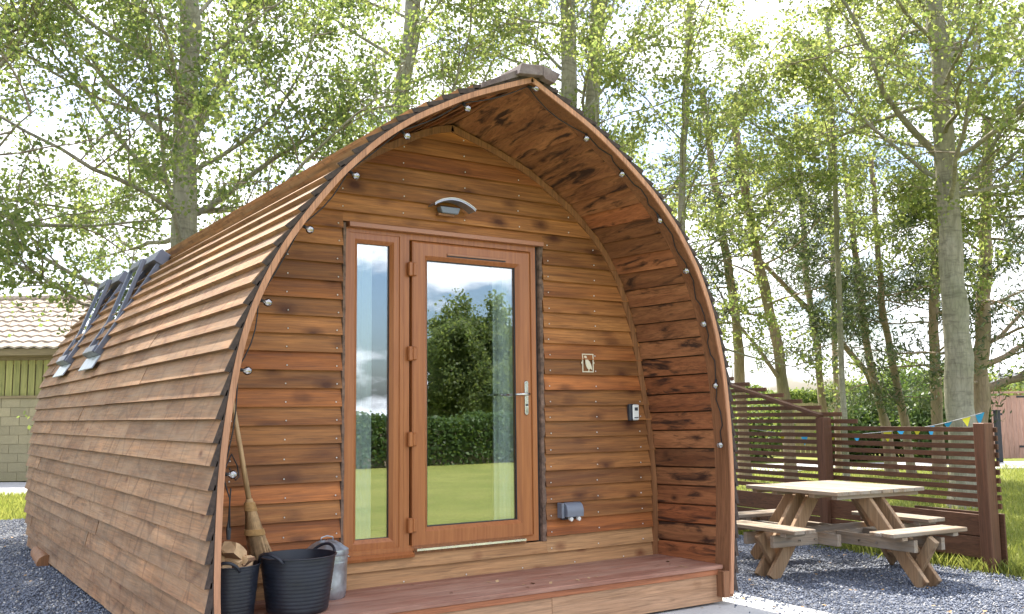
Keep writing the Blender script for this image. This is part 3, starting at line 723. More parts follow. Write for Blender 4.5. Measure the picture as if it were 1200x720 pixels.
for a in ((-1.66, .27, .655, .13, .058, (.5, -.3, 2.2), 'chunky cream coloured split log perched highest in the smaller tub'),
          (-1.61, .33, .625, .13, .040, (.3, .6, .5), 'narrow split log lying right of the highest one in the smaller tub'),
          (-1.72, .31, .64, .10, .034, (.9, .1, 1.2), 'small pale split log at the back left of the smaller tub'),
          (-1.58, .27, .60, .09, .030, (.2, 1.0, 2.6), 'small darker split log at the right rim of the smaller tub'),
          (-1.67, .30, .60, .15, .055, (.3, .2, .9), 'large pale split log on top of the pile in the smaller tub'),
          (-1.715, .26, .575, .11, .042, (.1, .5, .2), 'pale split log at the left edge of the smaller tub'),
          (-1.60, .27, .565, .12, .036, (.9, .3, -.4), 'brown barked split log leaning right in the smaller tub'),
          (-1.66, .37, .56, .16, .05, (.2, 0, 1.7), 'split log at the back of the smaller tub by the broom'),
          (-1.61, .36, .55, .13, .042, (1.0, .2, .6), 'split log standing at the back right of the smaller tub'),
          (-1.655, .31, .51, .15, .06, (.1, .1, .3), 'thick split log low down in the smaller tub')): log(*a)

bn = thing('metal_bin', 'small galvanised metal bin with a ribbed domed lid, left of the door', 'bin', (-1.0, .575, DZ))
prof = [(.001, 0), (.104, 0), (.106, .004), (.112, .012), (.1165, .05), (.1175, .10), (.1175, .105), (.1205, .20), (.122, .205), (.122, .212), (.121, .216), (.1225, .222), (.122, .228), (.1235, .262), (.115, .262)]
MB().lathe(prof, (0, 0, 0), 36).obj('bin_body', M['zinc'], bn, True)
m = MB(); n = 48; vs = []; fs = []
rp = [(.127, .250), (.129, .254), (.127, .282), (.112, .288), (.090, .306), (.060, .322), (.028, .330), (.001, .331)]
for j, (r, z) in enumerate(rp):
    for k in range(n):
        a = 2 * math.pi * k / n; rib = .0035 * math.cos(12 * a) if 3 <= j <= 6 else 0
        vs.append((r * math.cos(a), r * math.sin(a), z + rib))
for j in range(len(rp) - 1):
    for k in range(n): fs.append((j * n + k, j * n + (k + 1) % n, (j + 1) * n + (k + 1) % n, (j + 1) * n + k))
lid = m.add(vs, fs).obj('lid', M['zinc'], bn, True)
m = MB(); m.tube([(-.04, 0, .328), (-.036, 0, .350), (0, 0, .358), (.036, 0, .350), (.04, 0, .328)], .004, 8); m.obj('lid_handle', M['zinc'], lid, 'all')
m = MB()
for sx in (-1, 1): m.tube([(sx * .121, -.03, .235), (sx * .137, -.028, .225), (sx * .137, .028, .225), (sx * .121, .03, .235)], .0035, 6)
m.obj('side_handle', M['chrome'], bn, 'all')
m = MB(); m.tube([(-.02, -.1185, .07), (-.02, -.125, .07)], .004, 8); m.obj('rivet', M['chrome'], bn)

br = thing('broom', 'straw besom broom standing behind the log tub against the wall', 'broom', (-1.455, .62, .45))
ht_ = Vector((-.16, -.02, 1.02)); hb = Vector((-1.4605, .62, .885)) - Vector((-1.455, .62, .45))
top = Vector((-1.566, .66, 1.50)) - Vector((-1.455, .62, .45))
m = MB(); m.tube([hb, hb.lerp(top, .5), top], [.0155, .0145, .013], 12); m.obj('broom_handle', M['handle'], br, 'all')
r3 = random.Random(3); V = []; Fq = []
dn = (hb - top).normalized()
for k in range(420):
    a = r3.uniform(0, 6.28); q = math.sqrt(r3.random()); p0 = hb + Vector((math.cos(a) * .022 * q, math.sin(a) * .022 * q, .0))
    p1 = hb + dn * .17 + Vector((math.cos(a) * .052 * q, math.sin(a) * .042 * q, 0)); p2 = hb + dn * r3.uniform(.30, .40) + Vector((math.cos(a) * .072 * q + r3.uniform(-.012, .012) + .02, math.sin(a) * .05 * q, 0))
    w_ = Vector((math.cos(a + 1.3), math.sin(a + 1.3), 0)) * .0022
    b0 = len(V)
    for p in (p0, p1, p2): V += [p - w_, p + w_]
    Fq += [(b0, b0 + 1, b0 + 3, b0 + 2), (b0 + 2, b0 + 3, b0 + 5, b0 + 4)]
fastmesh('bristles', [tuple(v) for v in V], Fq, M['bristle'], br)
m = MB(); m.tube([hb - dn * .012, hb + dn * .02, hb + dn * .1, hb + dn * .19], [.02, .026, .034, .04], 14); m.obj('bristle_core', M['bristle'], br, True)
m = MB()
for d_, r_ in ((.01, .029), (.016, .0295), (.022, .030), (.03, .031), (.038, .033), (.046, .0345), (.054, .036), (.165, .055), (.172, .056), (.179, .057), (.186, .058), (.193, .058)):
    c_ = hb + dn * d_; m.tube([c_ + Vector((r_ * math.cos(k * math.pi / 8), r_ * .8 * math.sin(k * math.pi / 8), 0)) for k in range(17)], .0042, 5, False)
m.obj('binding', M['cord'], br, 'all')['kind'] = 'stuff'

# ---------------------------------------------------------------- ground
def at(px, py, D):      # a point D metres deep along the view, read off the photograph
    return CAM + (F_ + R_ * ((px - 600) / 1129.84) - U_ * ((py - 360) / 1129.84)) * D
def gz(x, y): 
    return -.075 * min(1, max(0, (x - 2.2) / 2.6))
G = -.085
fwd = Vector((F_.x, F_.y, 0)).normalized(); rgt = Vector((fwd.y, -fwd.x, 0))
def fl(lat, dep, z=0): p = Vector((CAM.x, CAM.y, 0)) + fwd * dep + rgt * lat; p.z = z; return p
m = MB()
N_ = 60; ext = [-600, -250, -100, -50] + [-30 + 2 * i for i in range(36)] + [50, 80, 120, 250, 600]
for j, y in enumerate(ext):
    for i, x in enumerate(ext): m.v.append((x, y, G + (.02 * math.sin(x * .7 + y * .3) * math.sin(y * .5) - .02 if abs(x) < 45 and abs(y) < 60 else -.02)))
e = len(ext); m.f = [(j * e + i, j * e + i + 1, (j + 1) * e + i + 1, (j + 1) * e + i) for j in range(e - 1) for i in range(e - 1)]
tag(m.obj('lawn', M['lawn'], None, 'all'), kind='structure')
# gravel sheet with a wandering edge
FX = lambda y: 5.02 + .1425 * (y - .05) + .10        # line of the fence
m = MB(); ny, nx = 80, 40
r4 = random.Random(11)
for j in range(ny + 1):
    y = -2.6 + 12.9 * j / ny; xe = FX(y) - .12 + .06 * math.sin(y * 5) + .04 * math.sin(y * 13.1)
    for i in range(nx + 1):
        x = -6.5 + (xe + 6.5) * i / nx; z = gz(x, y) + .006 * math.sin(x * 4 + y) * math.sin(y * 3.3)
        if i == nx: z -= .03
        m.v.append((x, y + (.08 * math.sin(x * 5) if j in (0, ny) else 0), z))
m.f = [(j * (nx + 1) + i, j * (nx + 1) + i + 1, (j + 1) * (nx + 1) + i + 1, (j + 1) * (nx + 1) + i) for j in range(ny) for i in range(nx)]
tag(m.obj('gravel_ground', M['gravel'], None, 'all'), kind='structure')
m = MB(); m.prism([(-2.1, -2.4, -.03), (2.0, -2.4, -.03), (2.08, -.8, -.03), (2.14, .38, -.03), (1.2, .42, -.03), (-2.1, .42, -.03)], (0, 0, .06))
tag(m.obj('concrete_path', M['slab'], None, bevel=.006), kind='structure')
def band(l0, l1, d0, d1, z, name, mat):
    m = MB(); n = 24; r5 = random.Random(name)
    for k in range(n + 1):
        l_ = l0 + (l1 - l0) * k / n; m.v += [tuple(fl(l_, d0 + r5.uniform(-.1, .1), z)), tuple(fl(l_, d1 + r5.uniform(-.15, .15), z))]
    m.f = [(2 * k, 2 * k + 2, 2 * k + 3, 2 * k + 1) for k in range(n)]
    tag(m.obj(name, M[mat], None), kind='structure')
band(-22, -4.0, 18.2, 22.4, -.04, 'farm_track', 'track')
band(4, 34, 24.2, 27.5, -.075, 'far_path', 'track')

# loose slate chippings
def chips(n, region, seed, name):
    g = np.random.default_rng(seed); P = region(g, n); n = len(P)
    oct_ = np.array([(1, 0, 0), (0, 1, 0), (-1, 0, 0), (0, -1, 0), (0, 0, 1), (0, 0, -1)], float)
    fc = np.array([(0, 1, 4), (1, 2, 4), (2, 3, 4), (3, 0, 4), (1, 0, 5), (2, 1, 5), (3, 2, 5), (0, 3, 5)])
    sz = g.uniform(.006, .0135, n)[:, None, None] * g.uniform(.55, 1.25, (n, 1, 3)) * np.array([1.15, 1, .75])
    V = oct_[None] * sz + g.normal(0, .0016, (n, 6, 3))
    a = g.uniform(0, 6.28, n); b = g.normal(0, .5, n)
    ca, sa, cb, sb = np.cos(a), np.sin(a), np.cos(b), np.sin(b)
    X, Y, Z = V[..., 0], V[..., 1], V[..., 2]; X, Z = X * cb[:, None] + Z * sb[:, None], -X * sb[:, None] + Z * cb[:, None]
    X, Y = X * ca[:, None] - Y * sa[:, None], X * sa[:, None] + Y * ca[:, None]
    V = np.stack([X, Y, Z], -1) + P[:, None, :]
    F = (fc[None] + 6 * np.arange(n)[:, None, None]).reshape(-1, 3)
    tag(fastmesh(name, V, F, M['chip']), 'loose blue-grey slate chippings over the ground', 'gravel', kind='stuff')
def reg_right(g, n):
    y = g.uniform(-2.0, 5.5, n); x = g.uniform(1.9, 5.3, n); k = (x < np.array([FX(v) for v in y]) - .05 + g.normal(0, .05, n)) & ((x > 2.1 + g.normal(0, .03, n)) | (y > .42))
    x, y = x[k], y[k]; return np.c_[x, y, np.array([gz(a, 0) for a in x]) + g.uniform(.0, .010, len(x))]
def reg_left(g, n):
    y = 1.2 + 9.0 * g.random(n) ** 1.25; x = -1.45 - g.random(n) * (.9 + .35 * y * .5); return np.c_[x, y, g.uniform(.0, .012, n)]
chips(62000, reg_right, 1, 'slate_chippings'); chips(30000, reg_left, 2, 'slate_chippings')

# grass blades
def grass(n, region, seed, h, wd, name='grass', label='short sunlit green grass'):
    g = np.random.default_rng(seed); P = region(g, n); n = len(P)
    a = g.uniform(0, 6.28, n); hh = h * g.uniform(.5, 1.3, n); ln = g.normal(0, .35, (n, 2)) * hh[:, None]
    dx, dy = np.cos(a) * wd * .5, np.sin(a) * wd * .5
    V = np.zeros((n, 4, 3)); V[:, 0] = P; V[:, 1] = P; V[:, 0, 0] -= dx; V[:, 0, 1] -= dy; V[:, 1, 0] += dx; V[:, 1, 1] += dy
    t = P.copy(); t[:, 0] += ln[:, 0]; t[:, 1] += ln[:, 1]; t[:, 2] += hh
    mm = P + (t - P) * .6; V[:, 2] = t; V[:, 3] = mm; V[:, 3, 0] -= dx * .8; V[:, 3, 1] -= dy * .8; V[:, 3, 2] += .1 * hh
    F = np.arange(4 * n).reshape(n, 4)
    tag(fastmesh(name, V, F, M['blade']), label, 'grass', kind='stuff')
def gr_right(g, n):
    d = 6.5 + 19 * g.random(n) ** 1.5; l_ = d * (.18 + .42 * g.random(n)); P = np.array([CAM.x, CAM.y]) + d[:, None] * np.array([fwd.x, fwd.y]) + l_[:, None] * np.array([rgt.x, rgt.y])
    k = P[:, 0] > 5.02 + .1425 * P[:, 1] + .03 + g.normal(0, .05, n); P = P[k]; return np.c_[P, np.full(len(P), G - .02)]
def gr_edge(g, n):
    y = g.uniform(-1.6, 7, n); x = np.array([FX(v) for v in y]) + g.normal(-.02, .09, n) + (y < 0) * .05; return np.c_[x, y, np.full(n, G - .02)]
def gr_left(g, n):
    d = 13.5 + 5 * g.random(n); l_ = d * (-.62 + .16 * g.random(n)); P = np.array([CAM.x, CAM.y]) + d[:, None] * np.array([fwd.x, fwd.y]) + l_[:, None] * np.array([rgt.x, rgt.y]); P = P[P[:, 1] > 10.2]
    return np.c_[P, np.full(len(P), -.09)]
grass(70000, gr_right, 5, .085, .012, label='sunlit green lawn grass beyond the slatted fence')
grass(9000, gr_edge, 6, .14, .008, 'rough_grass', 'longer rough grass along the foot of the slatted fence')
grass(12000, gr_left, 7, .13, .016, label='patch of sunlit grass between the gravel and the barn track')

# ---------------------------------------------------------------- picnic table (square, four benches)
T = thing('picnic_table', 'weathered square wooden picnic table with four attached benches on the gravel', 'picnic table', (3.876, .773, -.045), None, -.086)
TT, TB = .749, .455
hw = .53; n = 8
for k in range(n):
    x0 = -hw + 2 * hw * k / n; e = rnd.uniform(-.006, .006)
    MB().box(x0 + .003, x0 + 2 * hw / n - .003, -.542 + e, .542 - e, TT - .032, TT + rnd.uniform(-.0015, .0015)).obj('table_plank', M['table'], T, bevel=.003)
for y in (-.47, -.22, .22, .47): MB().box(-.49, .49, y - .03, y + .03, TT - .066, TT - .034).obj('table_batten', M['tablex'], T, bevel=.002)
bd = (.80, .885)
def bench(axis, sgn):
    for k in (0, 1):
        c_ = (bd[0] if axis == 'x' else bd[1]) * sgn; a0 = c_ - .118 + k * .120; a1 = a0 + .115; e = rnd.uniform(-.008, .008)
        if axis == 'x': MB().box(a0, a1, -.436 + e, .436 + e, TB - .034, TB + rnd.uniform(-.001, .001)).obj('bench_plank', M['table'], T, bevel=.005)
        else: MB().box(-.436 + e, .436 + e, a0, a1, TB - .034, TB + rnd.uniform(-.001, .001)).obj('bench_plank', M['tablex'], T, bevel=.005)
    c_ = (bd[0] if axis == 'x' else bd[1]) * sgn
    for q in (-.30, .30):
        if axis == 'x': MB().box(c_ - .11, c_ + .11, q - .03, q + .03, TB - .064, TB - .0355).obj('bench_batten', M['tablex'], T, bevel=.002)
        else: MB().box(q - .03, q + .03, c_ - .11, c_ + .11, TB - .064, TB - .0355).obj('bench_batten', M['table'], T, bevel=.002)
for ax in 'xy':
    for s_ in (-1, 1): bench(ax, s_)
zb0, zb1 = TB - .165, TB - .0665
for q in (-.16, .16):
    MB().box(-.90, .90, q - .022, q + .022, zb0 - .0, zb1).obj('frame_beam', M['tablex'], T, bevel=.003)
    y0 = .185
for q in (-.16, .16):
    MB().box(q - .022, q + .022, -.98, -.184, zb0, zb1 - .001).obj('frame_beam', M['table'], T, bevel=.003)
    MB().box(q - .022, q + .022, .184, .98, zb0, zb1 - .001).obj('frame_beam', M['table'], T, bevel=.003)
MB().box(-.40, -.356, -.40, .40, zb0 + .0, zb1 - .001).obj('cross_beam', M['table'], T, bevel=.003)
for s_ in (-1, 1):
    for q in (-.075, .075):
        # long leg from under the table top out to the ground, and a short strut from the bench end back to its foot
        for ax in 'xy':
            B_ = .80 if ax == 'x' else .93
            def W3(r_, z_): return (s_ * r_, q, z_) if ax == 'x' else (q, s_ * r_, z_)
            sd = (0, 1, 0) if ax == 'x' else (1, 0, 0)
            MB().beam(W3(.33 if ax == 'x' else .40, TT - .067), W3(B_ + .03, .02), .040, .118, sd).obj('leg', M['tableleg'], T, bevel=.004)
            if q > 0: continue
            qq = 0.0
            def W4(r_, z_): return (s_ * r_, qq, z_) if ax == 'x' else (qq, s_ * r_, z_)
            MB().beam(W4(B_ + .09, TB - .067), W4(B_ - .10, .10), .050, .085, sd).obj('strut', M['tableleg'], T, bevel=.004)

# ---------------------------------------------------------------- slatted fence
FN = thing('slatted_fence', 'dark brown stained fence of thin horizontal slats with a raking top, behind the picnic table', 'fence')
fd = Vector((.1412, .98998, 0)); fn = Vector((.98998, -.1412, 0)); f0 = Vector((5.07, .05, G))
def fp(s, o, z): return f0 + fd * s + fn * o + Vector((0, 0, z - G))
def fbar(s0, s1, o, th, z0, z1, name, mat, bev=.003, label=None):
    return MB().hexa([fp(s0, o, z0), fp(s1, o, z0), fp(s1, o + th, z0), fp(s0, o + th, z0), fp(s0, o, z1), fp(s1, o, z1), fp(s1, o + th, z1), fp(s0, o + th, z1)]).obj(name, mat, FN, bevel=bev, label=label)
fbar(-.06, .06, -.06, .12, G - .1, 1.245, 'post', M['fencepost'], .006)
fbar(1.94, 2.06, -.06, .12, G - .1, 1.30, 'post', M['fencepost'], .006)
fbar(4.6, 4.72, -.06, .12, G - .1, 1.95, 'post', M['fencepost'], .006)
z = 1.205
while z > .46:
    fbar(-.085, 5.0, .062, .02, z - .046 + rnd.uniform(-.002, .002), z, 'slat', M['fence'], .0015); z -= .0752
for z0, z1 in ((.235, .425), (.04, .225)):
    fbar(.062, 1.938, -.01, .022, z0, z1, 'lower_board', M['fence'], .002); fbar(2.062, 4.6, -.01, .022, z0, z1, 'lower_board', M['fence'], .002)
fbar(-.09, .9, .083, .018, .0, .44, 'lower_board', M['fence'], .002)
z = 1.205 + .0752; k = 0
while z < 2.0:
    s_ = 2.0 + max(0, (z - 1.30)) / .25 - .42
    fbar(max(1.55, s_), 5.0, .062, .02, z - .046, z, 'slat', M['fence'], .0015); z += .0752
MB().beam(fp(2.0, -.03, 1.315), fp(5.0, -.03, 2.065), .075, .04, tuple(fn)).obj('raking_rail', M['fence'], FN, bevel=.003)

# ---------------------------------------------------------------- bunting and the far yard on the right
bt = thing('bunting', 'string of small yellow and blue flags hanging behind the slatted fence', 'bunting')
A_, B_ = at(1151, 484, 9.6), at(1040, 506, 10.6); E_ = at(880, 503, 12)
pts = [A_.lerp(B_, k / 12) + Vector((0, 0, -.03 * math.sin(math.pi * k / 12))) for k in range(13)] + [B_.lerp(E_, k / 12) + Vector((0, 0, -.06 * math.sin(math.pi * k / 12))) for k in range(1, 13)]
MB().tube(pts, .004, 5).obj('string', M['string'], bt, 'all')
for k, (ix, c_) in enumerate(((.3, 'blue'), (1.9, 'yellow'), (4.1, 'blue'), (6.3, 'blue'), (8.0, 'yellow'), (10.2, 'blue'), (12, 'yellow'), (14.5, 'blue'), (16.5, 'yellow'), (19, 'blue'), (21, 'yellow'))):
    i0 = int(ix); p = pts[i0].lerp(pts[i0 + 1], ix - i0); d = (pts[i0 + 1] - pts[i0]).normalized(); q = (-1) ** k * .02
    MB().prism([p - d * .052, p + d * .052, p + Vector((q, q, -.12 + .03 * (k % 3)))], (.003, -.003, 0)).obj('flag', M[c_], bt)

# gate of pink-brown boards on the right
def local_thing(name, label, cat, lat, dep, z, turn=0, group=None):
    p = fl(lat, dep, z); t = thing(name, label, cat, p, group, -math.atan2(fwd.x, fwd.y) + turn); return t
gt = local_thing('boarded_gate', 'wide pink-brown gate of vertical boards with black hinges, far right beyond the lawn', 'gate', 14.05, 28.5, G)
x = 0; 
while x < 5.0:
    MB().box(x, x + .143, 0, .022, .04, 1.86 + .012 * x).obj('board', M['shed'], gt, bevel=.003); x += .15
MB().box(-.05, 5.05, -.02, .06, 1.93, 1.99).obj('top_rail', M['shed'], gt, bevel=.004)
MB().box(-.05, 5.05, .025, .07, .3, .42).obj('back_rail', M['shed'], gt)
for z in (.38, 1.83): m = MB(); m.prism([(.75, -.012, z - .03), (1.7, -.012, z - .012), (1.7, -.012, z + .012), (.75, -.012, z + .03)], (0, .010, 0)); m.obj('hinge_strap', M['black'], gt)
gp = local_thing('gate_post', 'black square gate post in front of the pink-brown gate', 'post', 13.45, 27.0, G)
MB().box(-.07, .07, -.07, .07, 0, 1.42).obj('post_shaft', M['black'], gp, bevel=.008); MB().box(-.02, .14, -.03, .03, 1.30, 1.36).obj('bracket', M['black'], gp)
MB().box(-.085, .085, -.085, .085, 1.42, 1.45).obj('post_cap', M['black'], gp)
ho = local_thing('brick_outbuilding', 'red brick building with a grey slate roof beyond the pink-brown gate', 'building', 19.6, 40, G)
r6 = random.Random(2)
for j in range(10):
    for i in range(14):
        MB().box(i * .5 + (.25 if j % 2 else 0) + .008, i * .5 + .49 + (.25 if j % 2 else 0), r6.uniform(0, .01), .2, j * .24, j * .24 + .225).obj('brick_course', M['brick'], ho) if j > 6 else None
MB().box(0, 7.2, .03, 4, 0, 2.4).obj('wall', M['brick'], ho)
MB().prism([(-.2, -.3, 2.42), (-.2, 4.3, 2.42), (.3, 2, 3.0)], (7.3, 0, 0)).obj('roof', M['slate'], ho)
for k in range(16): MB().beam((.1 + k * .45, -.28, 2.47), (.3 + k * .45, 1.9, 3.03), .42, .03, (1, 0, 0)).obj('roof_slate', M['slate'], ho)
ff = local_thing('far_board_fence', 'weathered yellowish board fence far beyond the lawn, between the pine trunks', 'fence', 8.2, 33, G)
for k in range(34): MB().box(k * .17, k * .17 + .155, 0, .02, 0, 1.75 + r6.uniform(-.03, .03)).obj('board', M['oldfence'], ff)
MB().box(-.02, 5.8, .021, .06, 1.3, 1.4).obj('rail', M['oldfence'], ff)

# ---------------------------------------------------------------- barn on the left
bw = local_thing('barn', 'old barn with block wall, green slatted boards and weathered tiled roof, far left', 'barn', -21.5, 22.9, -.05)
EAV = 3.06
def bx(x0, x1, y0, y1, z0, z1, nm, mt, bev=0): return MB().box(x0, x1, y0, y1, z0, z1).obj(nm, M[mt], bw, bevel=bev)
WB = 15.5
for j in range(9):
    i = 0; x = 5.0 - (.22 if j % 2 else 0)
    while x < WB - .3:
        e = r6.uniform(-.006, .006); bx(x + .003, min(x + .44, WB) - .003, e * .5, .2, j * .215 + .003, j * .215 + .212, 'block', 'block', .004); x += .44
bx(0, WB, .02, .19, 0, 1.93, 'wall_core', 'block')
bx(0, WB, -.03, .16, 1.935, 2.0, 'sill_beam', 'timber')
x = 5.0
while x < WB - .1:
    bx(x, x + .15, .05, .075, 2.0, 2.84, 'vent_slat', 'slat', .003); x += .178
bx(0, WB, .0, .16, 2.84, 2.99, 'wall_plate', 'timber', .01); bx(0, WB, -.34, -.30, 2.93, 3.10, 'eaves_board', 'timber', .006)
bx(0, WB, .5, 6.5, 0, .3, 'inner_floor', 'dark'); bx(0, WB, 6.2, 6.4, .3, 3.1, 'rear_wall', 'timber')
bx(0, .2, .2, 6.3, 0, 3.1, 'gable_wall', 'block'); bx(WB - .2, WB, .2, 6.3, 0, 3.1, 'gable_wall', 'block')
# corrugated tile courses
RS = Vector((0, 3.9, 1.42)); 
for j in range(10):
    m = MB(); nxs = 150; y0, y1 = -.38 + 3.9 * j / 10, -.38 + 3.9 * (j + 1) / 10 + .06; z0, z1 = 3.12 + 1.62 * j / 10, 3.12 + 1.62 * (j + 1) / 10
    for k in range(nxs + 1):
        x = 4.5 + (WB + .3 - 4.5) * k / nxs; h = .022 * math.sin(k * math.pi / 2.0) + .006 * r6.uniform(-1, 1) + .012 * math.sin(x * .9)
        m.v += [(x, y0, z0 + h + .02), (x, y1, z1 + h), (x, y0, z0 + h - .02)]
    m.f = [(3 * k, 3 * k + 3, 3 * k + 4, 3 * k + 1) for k in range(nxs)] + [(3 * k + 2, 3 * k + 5, 3 * k + 3, 3 * k) for k in range(nxs)]
    m.obj('tile_course', M['tile'], bw)
for k in range(27):
    x = 4.6 + k * .42
    m = MB(); m.tube([(x, 3.55, 4.76), (x + .41, 3.55, 4.76 + r6.uniform(-.01, .01))], .10, 8); m.obj('ridge_tile', M['tile'], bw)
MB().prism([(4.5, 3.5, 4.70), (4.5, 6.8, 3.2), (4.5, 6.8, 3.1), (4.5, 3.5, 4.6)], (WB + .3 - 4.5, 0, 0)).obj('rear_roof', M['tile'], bw)
MB().prism([(4.5, -.3, 3.07), (4.5, 3.5, 4.66), (4.5, 3.5, 4.62), (4.5, -.3, 3.03)], (WB + .2 - 4.5, 0, 0)).obj('roof_lining', M['dark'], bw)

# ---------------------------------------------------------------- trees
def tubes_np(lines, n):
    V, F, off = [], [], 0
    ang = np.arange(n) * 2 * np.pi / n; ca, sa = np.cos(ang), np.sin(ang); k = np.arange(n)
    for P, r in lines:
        m_ = len(P); d = np.gradient(P, axis=0); d /= np.linalg.norm(d, axis=1)[:, None] + 1e-9
        ref = np.array([0, 0, 1.]) if abs(d[0, 2]) < .8 else np.array([1., 0, 0])
        a = np.cross(d, ref); a /= np.linalg.norm(a, axis=1)[:, None] + 1e-9; b = np.cross(d, a)
        V.append((P[:, None] + (a[:, None] * ca[None, :, None] + b[:, None] * sa[None, :, None]) * r[:, None, None]).reshape(-1, 3))
        i = np.arange(m_ - 1)[:, None] * n + k[None]; j = np.arange(m_ - 1)[:, None] * n + (k[None] + 1) % n
        F.append(np.stack([i, j, j + n, i + n], -1).reshape(-1, 4) + off); off += m_ * n
    return np.concatenate(V), np.concatenate(F)
def poly(g, p0, d, L, n, up, wob):
    P = [p0]; d = d / np.linalg.norm(d)
    for i in range(n):
        d = d + np.array([0, 0, up]) + g.normal(0, wob, 3); d /= np.linalg.norm(d); P.append(P[-1] + d * L / n)
    return np.array(P)
def leaves_np(g, C, size, flat=0.0, aspect=.8):
    n = len(C); nrm = g.normal(0, 1, (n, 3)); nrm[:, 2] += flat * np.sign(nrm[:, 2]); nrm /= np.linalg.norm(nrm, axis=1)[:, None]
    a = np.cross(nrm, g.normal(0, 1, (n, 3))); a /= np.linalg.norm(a, axis=1)[:, None]; b = np.cross(nrm, a)
    s = size * g.uniform(.6, 1.25, n)[:, None] * .5
    V = np.stack([C - a * s, C + b * s * aspect - a * s * .15, C + a * s, C - b * s * aspect - a * s * .15], 1).reshape(-1, 3)
    return V, np.arange(4 * n).reshape(-1, 4)
def tree(name, label, trunk, r0, r1, z0, z1, nl, L, size, per, bark, leafm, seed, loc, group='trees behind the cabin', droop=0., up=.07, sub=7, tw=6, elev=(.35, .95), limbs=(), wob=.16, bias=None, jit=.09, flatness=.0, leafasp=.8, az_rng=None, low_fac=.6, extra_trunks=()):
    """trunk = points relative to loc; limbs grow between heights z0 and z1"""
    g = np.random.default_rng(seed); t = thing(name, label, 'tree', loc, group)
    P = np.array(trunk, float); s = np.r_[0, np.cumsum(np.linalg.norm(np.diff(P, axis=0), axis=1))]; q = np.linspace(0, s[-1], 26)
    P = np.c_[[np.interp(q, s, P[:, k]) for k in range(3)]].T; P[1:-1] += g.normal(0, r0 * .10, (24, 3)) * [1, 1, 0]
    rr = r0 + (r1 - r0) * (q / s[-1]) ** .9; rr *= 1 + .05 * g.normal(0, 1, 26); rr[0] *= 1.35; rr[1] *= 1.1
    tl = [(P, rr)]
    for et, ra, rb in extra_trunks:
        E = np.array(et, float); s2 = np.r_[0, np.cumsum(np.linalg.norm(np.diff(E, axis=0), axis=1))]; q2 = np.linspace(0, s2[-1], 16)
        E = np.c_[[np.interp(q2, s2, E[:, k]) for k in range(3)]].T; tl.append((E, np.linspace(ra, rb, 16)))
    big, mid, fine, LC = [], [], [], []
    ga = g.uniform(0, 6.28)
    starts = []
    for i in range(nl):
        f = (i + g.uniform(-.4, .4)) / nl; z = z0 + (z1 - z0) * max(0, f); 
        az = ga + i * 2.4 + g.normal(0, .3)
        if az_rng is not None: az = g.uniform(*az_rng)
        if bias is not None and g.random() < bias[1]: az = bias[0] + g.normal(0, .6)
        el = g.uniform(*elev); src = P if not extra_trunks or g.random() < .6 else tl[1 + int(g.integers(len(extra_trunks)))][0]
        p = np.array([np.interp(z, src[:, 2], src[:, k]) for k in range(3)]); 
        ll = L * (low_fac + (1 - low_fac) * math.sin(math.pi * min(1, .25 + .9 * f)) ) * g.uniform(.75, 1.2)
        starts.append((p, np.array([math.cos(az) * math.cos(el), math.sin(az) * math.cos(el), math.sin(el)]), ll, max(.012, (r1 * .2 + r0 * .22 * (1 - .5 * f)) * .62)))
    for p, d, ll, rb in limbs: starts.append((np.array(p, float), np.array(d, float), ll, rb))
    for p, d, ll, rb in starts:
        A = poly(g, p, d, ll, 9, up, wob * .7); big.append((A, np.linspace(rb, .007, 10)))
        for k in range(sub):
            tt = .22 + .78 * (k + g.random()) / sub; ii = tt * 9; i0 = int(min(8, ii)); q0 = A[i0] + (A[i0 + 1] - A[i0]) * (ii - i0)
            dd = A[min(9, i0 + 1)] - A[i0]; dd = dd / np.linalg.norm(dd) + g.normal(0, .62, 3) + np.array([0, 0, -droop]); sl = ll * .42 * (1.15 - .6 * tt) * g.uniform(.7, 1.3)
            B = poly(g, q0, dd, sl, 5, up * .6 - droop * .12, wob); mid.append((B, np.linspace(max(.006, rb * .3), .0035, 6)))
            for j in range(tw):
                t2 = .15 + .85 * (j + g.random()) / tw; i2 = t2 * 5; j0 = int(min(4, i2)); q1 = B[j0] + (B[j0 + 1] - B[j0]) * (i2 - j0)
                de = B[min(5, j0 + 1)] - B[j0]; de = de / np.linalg.norm(de) + g.normal(0, .75, 3) + np.array([0, 0, -droop]); Cc = poly(g, q1, de, sl * .5 * g.uniform(.6, 1.2), 3, -droop * .1, wob); fine.append((Cc, np.array([.004, .0035, .003, .002])))
                m_ = int(per * g.uniform(.5, 1.5)); u = g.uniform(.1, 1.05, m_) * 3; i3 = np.clip(u.astype(int), 0, 2)
                LC.append(Cc[i3] + (Cc[i3 + 1] - Cc[i3]) * (u - i3)[:, None] + g.normal(0, jit, (m_, 3)))
    V, F = tubes_np(tl, 16); fastmesh('trunk', V, F, M[bark], t, True)
    V, F = tubes_np(big, 6); fastmesh('limbs', V, F, M[bark if r0 < .12 or bark == 'old_bark' else bark], t, True)
    Vf, Ff = tubes_np(fine, 3); Vm, Fm = tubes_np(mid, 4); fastmesh('twigs', np.concatenate([Vm, Vf]), np.concatenate([Fm, Ff + len(Vm)]), M['twig'], t)['kind'] = 'stuff'
    LC = np.concatenate(LC); V, F = leaves_np(g, LC, size, flatness, leafasp); fastmesh('crown', V, F, M[leafm], t)
    return t
def rel(pts, base): return [tuple(p - base) for p in pts]
